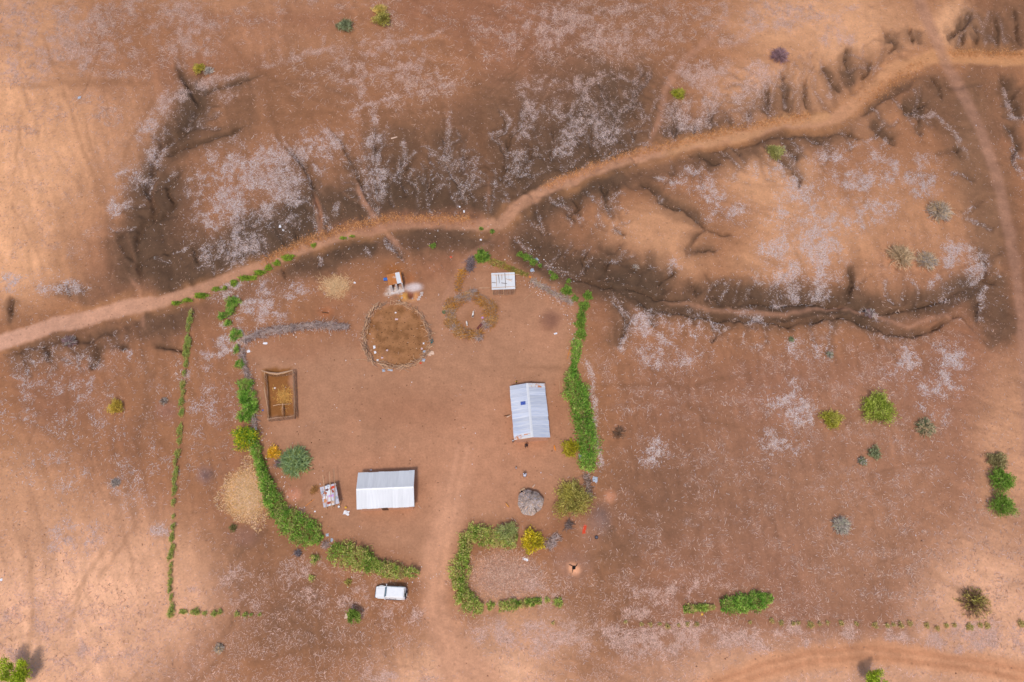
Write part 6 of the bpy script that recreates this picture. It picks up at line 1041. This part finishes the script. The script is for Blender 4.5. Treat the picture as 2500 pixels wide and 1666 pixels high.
def mat_patch(name, c1, c2, thr): return mat_basic(name, c1, .9, 0, 2.2, c2=c2, thr=thr)
M_goat = mat_patch('white_goat_coat', rgb(236, 226, 216), rgb(222, 206, 194), (.4, .6)); M_goat2 = mat_patch('black_white_goat_coat', rgb(236, 228, 220), rgb(30, 26, 26), (.50, .53)); M_dog = mat_patch('ginger_coat', rgb(206, 132, 60), rgb(226, 164, 96), (.4, .6))
def beast(name, label, cat, px, py, L, face, mat, horns=True, lie=False):
    x, y, z = G(px, py); t = thing(name, label, cat, (x, y, z), face); s = L / 1.05; dz = -.34 if lie else 0; V_, E_ = [], []
    def add(v, p=None): V_.append((v[0] * s, v[1] * s, max(.03, v[2] + dz * (v[2] > .3)) * s) + tuple(r_ * s for r_ in v[3:])); (E_.append((p, len(V_) - 1)) if p is not None else None); return len(V_) - 1
    be = add((0, 0, .58, .16, .17)); ru = add((-.32, 0, .62, .14)); E_.append((be, ru)); che = add((.28, 0, .60, .145, .16), be); ne = add((.40, 0, .76, .085), che); hd = add((.50, .0, .86, .075), ne); add((.66, 0, .79, .042), hd); ta = add((-.46, 0, .70, .03), ru); add((-.52, 0, .62, .02), ta)
    for k in (-1, 1):
        h1 = add((-.33, k * .09, .50, .07), ru); h2 = add((-.25, k * .10, .37, .045), h1); h3 = add((-.40, k * .10, .24, .028), h2); add((-.37, k * .10, .03, .028), h3)
        f1 = add((.27, k * .09, .46, .055), che); f2 = add((.29, k * .095, .26, .032), f1); add((.28, k * .095, .03, .028), f2)
    skin_obj('body', V_, E_, 0, mat, t); H = (.9 + dz) * s
    for k in (-1, 1):
        MB().add([(.46 * s, k * .05 * s, H), (.48 * s, k * .17 * s, H - .03 * s), (.43 * s, k * .14 * s, H - .05 * s), (.47 * s, k * .10 * s, H + .015 * s)], [(0, 1, 2), (0, 3, 1), (0, 2, 3), (1, 3, 2)]).build('ear', mat, t)
        if horns: MB().tube([(.46 * s, k * .03 * s, H), (.42 * s, k * .05 * s, H + .1 * s), (.36 * s, k * .07 * s, H + .13 * s)], [.018 * s, .012 * s, .004 * s], 5).build('horn', M_wood_d, t)
    return t
beast('goat', 'black and white goat facing up in the round goat pen', 'goat', 1155, 772, 1.0, R(80), M_goat2); beast('goat', 'larger white goat in the middle of the round goat pen', 'goat', 1140, 793, .95, R(-80), M_goat); beast('goat', 'small white goat kid at the lower left inside the goat pen', 'goat', 1111, 802, .6, R(-85), M_goat, False)
beast('dog', 'small ginger animal lying in the yard left of the thatched hut', 'dog', 1239, 1235, .75, R(130), M_dog, False, True)
lay('log', 'short orange log lying on the yard right of the dark-clothed person', [G(1353, 1088, .1), G(1354, 1094, .12), G(1356, 1101, .1)], [.09, .14, .07], M_oran, 'log', 8)

# ------------------------------------------------------------------ small things in and around the yard
def bucket(name, label, px, py, r, h, mat, cat, z=None):
    x, y, g = G(px, py); t = thing(name, label, cat, (x, y, g if z is None else z)); MB().lathe([(r * .75, 0), (r, h), (r * .92, h), (r * .68, .04)], 14).build('tub', mat, t, smooth=False); MB().tube([(-r, 0, h), (-r * .6, .05, h + r * .5), (r * .6, .05, h + r * .5), (r, 0, h)], .012, 4).build('handle', M_steel, t); return t
bucket('bucket', 'teal plastic bucket hung on the right side of the round kraal', 1054, 836, .3, .5, M_teal, 'bucket'); bucket('bucket', 'green plastic bucket at the left edge of the goat pen', 1084, 764, .28, .45, M_grn, 'bucket')
x, y, g = G(845, 1240); t = thing('jerrycan', 'yellow plastic jerrycan below the junk-topped shelter', 'jerrycan', (x, y, g), .4); MB().box((0, 0, .2), (.3, .2, .4)).build('can', M_yel, t, bevel=.03); MB().tube([(.1, 0, .4), (.1, 0, .46)], .035, 8).build('cap', M_yel, t)
x, y, g = G(828, 1238); t = thing('cooking_pot', 'small pale metal pot at the corner of the junk-topped shelter', 'pot', (x, y, g)); MB().lathe([(.12, 0), (.2, .08), (.2, .2), (.16, .24)], 12).build('bowl', M_steel, t); MB().lathe([(.17, .245), (.05, .28), (.02, .3)], 12).build('lid', M_wcloth, t)
ITEMS = [('plastic_sheet', 'white plastic sheet lying below the junk-topped shelter', 846, 1253, .85, .6, M_wcloth, 'sheet', .3), ('rag', 'red and pink cloth spread below the large olive bush', 1427, 1292, .45, 1.4, M_red, 'cloth', .15), ('rag', 'red rag stuck in the lower right of the kraal fence', 1027, 887, .3, .25, M_red, 'rag', .1), ('plastic_sheet', 'pale grey plastic sheet at the lower right of the kraal fence', 1034, 880, .6, .55, M_greyc, 'sheet', .2), ('cardboard', 'flattened cardboard box with blue spots right of the kraal', 1054, 862, .75, .6, M_card, 'cardboard', .08), ('cardboard', 'smaller cardboard piece beside the flattened box at the kraal', 1048, 867, .5, .45, M_card, 'cardboard', .08), ('plastic_bag', 'pale green plastic bag below the kraal fence', 937, 905, .45, .5, M_greyc, 'bag', .2), ('plastic_sheet', 'grey plastic strip along the bottom of the kraal fence', 953, 904, .8, .3, M_greyc, 'sheet', .12),
 ('rag', 'white rag at upper left of the kraal floor, leftmost one', 914, 848, .35, .55, M_wcloth, 'rag', .08), ('rag', 'white rag at left on the kraal floor, second from the left', 916, 861, .35, .4, M_wcloth, 'rag', .08), ('rag', 'white rag at the lower left of the kraal floor', 922, 880, .35, .3, M_wcloth, 'rag', .08), ('rag', 'pinkish white rag at the bottom of the kraal floor', 933, 874, .35, .3, M_pinkc, 'rag', .06), ('rag', 'pinkish rag left of centre on the kraal floor', 945, 856, .3, .3, M_pinkc, 'rag', .06), ('rag', 'small white scrap near the top of the kraal floor', 966, 764, .25, .25, M_wcloth, 'rag', .06), ('rag', 'pale smear of cloth in the upper middle of the kraal floor', 968, 780, .5, .3, M_pinkc, 'rag', .05), ('rag', 'small white scrap at the right inside the kraal', 1034, 839, .25, .3, M_wcloth, 'rag', .06), ('rag', 'pale scrap at the right inside the kraal, below the white one', 1030, 852, .3, .35, M_pinkc, 'rag', .06), ('rag', 'grey scrap at the lower right inside the kraal', 1036, 859, .4, .4, M_greyc, 'rag', .08),
 ('rag', 'white round rag at the left inside the goat pen', 1109, 774, .35, .35, M_wcloth, 'rag', .12), ('rag', 'white rag at the bottom inside the goat pen', 1117, 812, .4, .35, M_wcloth, 'rag', .12), ('rag', 'lilac scrap at the right inside the goat pen', 1178, 776, .3, .3, M_lil, 'rag', .1), ('plastic_sheet', 'white square plastic sheet at the inner corner of the brushwood fence', 607, 858, .5, .5, M_wcloth, 'sheet', .15), ('plastic_sheet', 'white plastic sheet below the left end of the brushwood fence', 648, 839, .7, .4, M_wcloth, 'sheet', .15), ('plastic_bag', 'grey plastic bag on the slope right of the white-roofed shelter', 1310, 634, .75, .55, M_greyc, 'bag', .3), ('plastic_bag', 'bluish grey plastic bag between the two shrub lines at upper right', 1299, 661, .7, .6, M_greyc, 'bag', .3), ('plastic_bag', 'orange bag right of the white-roofed shelter', 1296, 677, .5, .35, M_oran, 'bag', .2), ('plastic_sheet', 'grey-white plastic sheet right of the lower end of the right-hand hedge', 1453, 1171, .75, .8, M_greyc, 'sheet', .2), ('sack', 'grey white sack lying inside the right-hand hedge edge', 1417, 1115, .5, .7, M_greyc, 'sack', .35), ('rag', 'reddish purple cloth hung on the right-hand hedge', 1411, 1100, .6, .8, M_purp, 'cloth', .5),
 ('plastic_sheet', 'white plastic piece in the hedged plot below the yellow bush', 1282, 1366, .8, .4, M_wcloth, 'sheet', .15), ('plastic_sheet', 'pale plastic scrap in the upper gap of the lower hedges', 799, 1307, .4, .45, M_greyc, 'sheet', .12), ('plastic_sheet', 'pale bag in the lower gap of the lower hedges', 810, 1319, .35, .5, M_greyc, 'sheet', .15), ('plastic_sheet', 'white plastic strip at the top of the long curved hedge', 595, 1053, .35, .8, M_wcloth, 'sheet', .3), ('rag', 'white scrap left of the small tree beside the hedge row', 625, 1046, .3, .5, M_wcloth, 'rag', .1), ('plastic_sheet', 'white scrap in the rill above the right-hand dirt road', 1553, 242, .7, .45, M_wcloth, 'sheet', .15), ('plastic_sheet', 'pale green scrap alone in the upper left field', 194, 239, .6, .6, M_greyc, 'sheet', .15), ('plastic_sheet', 'white scrap high on the slope above the left dirt road', 684, 553, .4, .6, M_wcloth, 'sheet', .15), ('rag', 'small white scrap below the white one on the left road slope', 692, 562, .35, .35, M_wcloth, 'rag', .1), ('rag', 'white scrap above the road near the junction, left one', 1123, 505, .4, .4, M_wcloth, 'rag', .1), ('rag', 'white scrap above the road near the junction, right one', 1133, 517, .25, .5, M_wcloth, 'rag', .1), ('rag', 'white scrap at the extreme left edge below the centre', 3, 1416, .4, .35, M_wcloth, 'rag', .1), ('rag', 'red scrap beside the footpath above the yard', 1101, 628, .35, .3, M_red, 'rag', .1), ('rag', 'white pair of scraps in the dark hollow below the junction', 1174, 586, .35, .3, M_wcloth, 'rag', .1), ('rag', 'white scrap lying on the yard near the upper right hedge', 1356, 815, .55, .3, M_wcloth, 'rag', .08), ('rag', 'white dot of cloth above the white-roofed house', 906, 1148, .22, .22, M_wcloth, 'rag', .1), ('rag', 'small white cloth on the pen floor', 671, 948, .3, .25, M_wcloth, 'rag', .06), ('rag', 'white scrap left of the junk-topped shelter', 769, 1249, .25, .25, M_wcloth, 'rag', .08), ('rag', 'white scrap at the hedge foot below the brown bundle', 752, 1269, .25, .25, M_wcloth, 'rag', .08), ('rag', 'white round stone-like scrap right of the straw heap', 866, 691, .35, .3, M_wcloth, 'rag', .12), ('cardboard', 'pale flat board at the foot of the small tree left of the car', 846, 1505, .45, .6, M_card, 'cardboard', .1), ('rag', 'pale dry bone-like scrap on the upper slope', 962, 337, 1.2, .3, M_card, 'scrap', .1), ('rag', 'tiny yellow ring-shaped scrap below the low hedge', 1714, 1500, .3, .3, M_yel, 'scrap', .08), ('rag', 'small blue scrap left of the rectangular stick pen', 642, 1002, .25, .25, M_blue, 'rag', .08)]
for (n, l, px, py, w, d, m, cat, h) in ITEMS: cloth(n, l, px, py, w, d, m, None, random.uniform(-.5, .5), h, cat)
for (n, l, a, b_, r, m) in [('plank', 'short plank leaning by the top of the thatched hut', (1300, 1191), (1306, 1184), .09, M_card), ('pole', 'thin pole upright in the yard beside the brushwood fence', (682, 820), (683, 834), .05, M_wood), ('pole', 'brown branch lying left of the blue-grey roofed house, upper one', (1230, 1017), (1245, 1014), .06, M_wood_d), ('pole', 'pale forked branch lying left of the blue-grey roofed house', (1237, 1020), (1247, 1015), .09, M_card), ('pole', 'orange cane leaning on the right-hand hedge, left one', (1386, 868), (1394, 848), .04, M_oran), ('pole', 'orange cane leaning on the right-hand hedge, right one', (1384, 878), (1390, 862), .03, M_oran), ('pole', 'thin pole on the ground between house and right-hand hedge', (1365, 930), (1368, 970), .025, M_wood), ('pole', 'pale stick beside the large olive bush', (1397, 1170), (1413, 1171), .04, M_wood), ('pole', 'pale stick lying below the shelter with the white roof', (1216, 720), (1230, 721), .04, M_wood), ('pole', 'pale forked stick right of the white-roofed shelter', (1279, 733), (1305, 712), .03, M_wood), ('pole', 'brown stick lying below the dry brush bundle', (746, 1237), (768, 1219), .035, M_oran), ('pole', 'pale stick right of the white-roofed house', (1021, 1235), (1029, 1243), .03, M_card), ('pole', 'short dark slot-like beam beside the red soil patch above the brushwood fence', (787, 764), (803, 766), .1, M_wood_d), ('pole', 'thin cane trailing out of the bottom of the goat pen', (1140, 815), (1162, 848), .025, M_wood)]:
    lay(n, l, [G(*a, .08 + r), G((a[0] + b_[0]) / 2, (a[1] + b_[1]) / 2, .1 + r), G(*b_, .08 + r)], [r, r, r * .7], m, n)
x, y, g = G(1276, 1199); t = thing('bench', 'low wooden bench with a blue cloth at the upper left of the thatched hut', 'bench', (x, y, g), R(35))
for k in range(3): MB().box((0, -.16 + k * .16, .38), (.9, .14, .04)).build('slat', M_wood, t)
for s in (-1, 1): MB().box((s * .36, 0, .18), (.06, .4, .37)).build('leg', M_wood_d, t)
cloth('rag', 'dark blue cloth hanging on the low bench by the hut', 1274, 1201, .3, .3, M_navy, .42, 0, .06, 'cloth')
x, y, g = G(1401, 1386); t = thing('tree_stump', 'charred black stump in the middle of the pale burnt circle', 'stump', (x, y, g)); MB().lathe([(.3, -.05), (.22, .15), (.16, .32)], 9, wob=.35).build('trunk', M_hair, t)
for a in (.6, 2.4, 4.2): MB().tube([(0, 0, .08), (.45 * math.cos(a), .45 * math.sin(a), .05), (.8 * math.cos(a + .2), .8 * math.sin(a + .2), .02)], [.08, .06, .03], 5).build('root', M_hair, t)
x, y, g = G(1456, 1313); t = thing('cooking_pot', 'small black pot on the ground right of the red cloth', 'pot', (x, y, g)); MB().lathe([(.14, 0), (.26, .1), (.27, .22), (.2, .3), (.22, .33)], 12).build('bowl', M_hair, t); MB().lathe([(.2, .335), (.06, .36), (.02, .4)], 12).build('lid', M_trim, t)
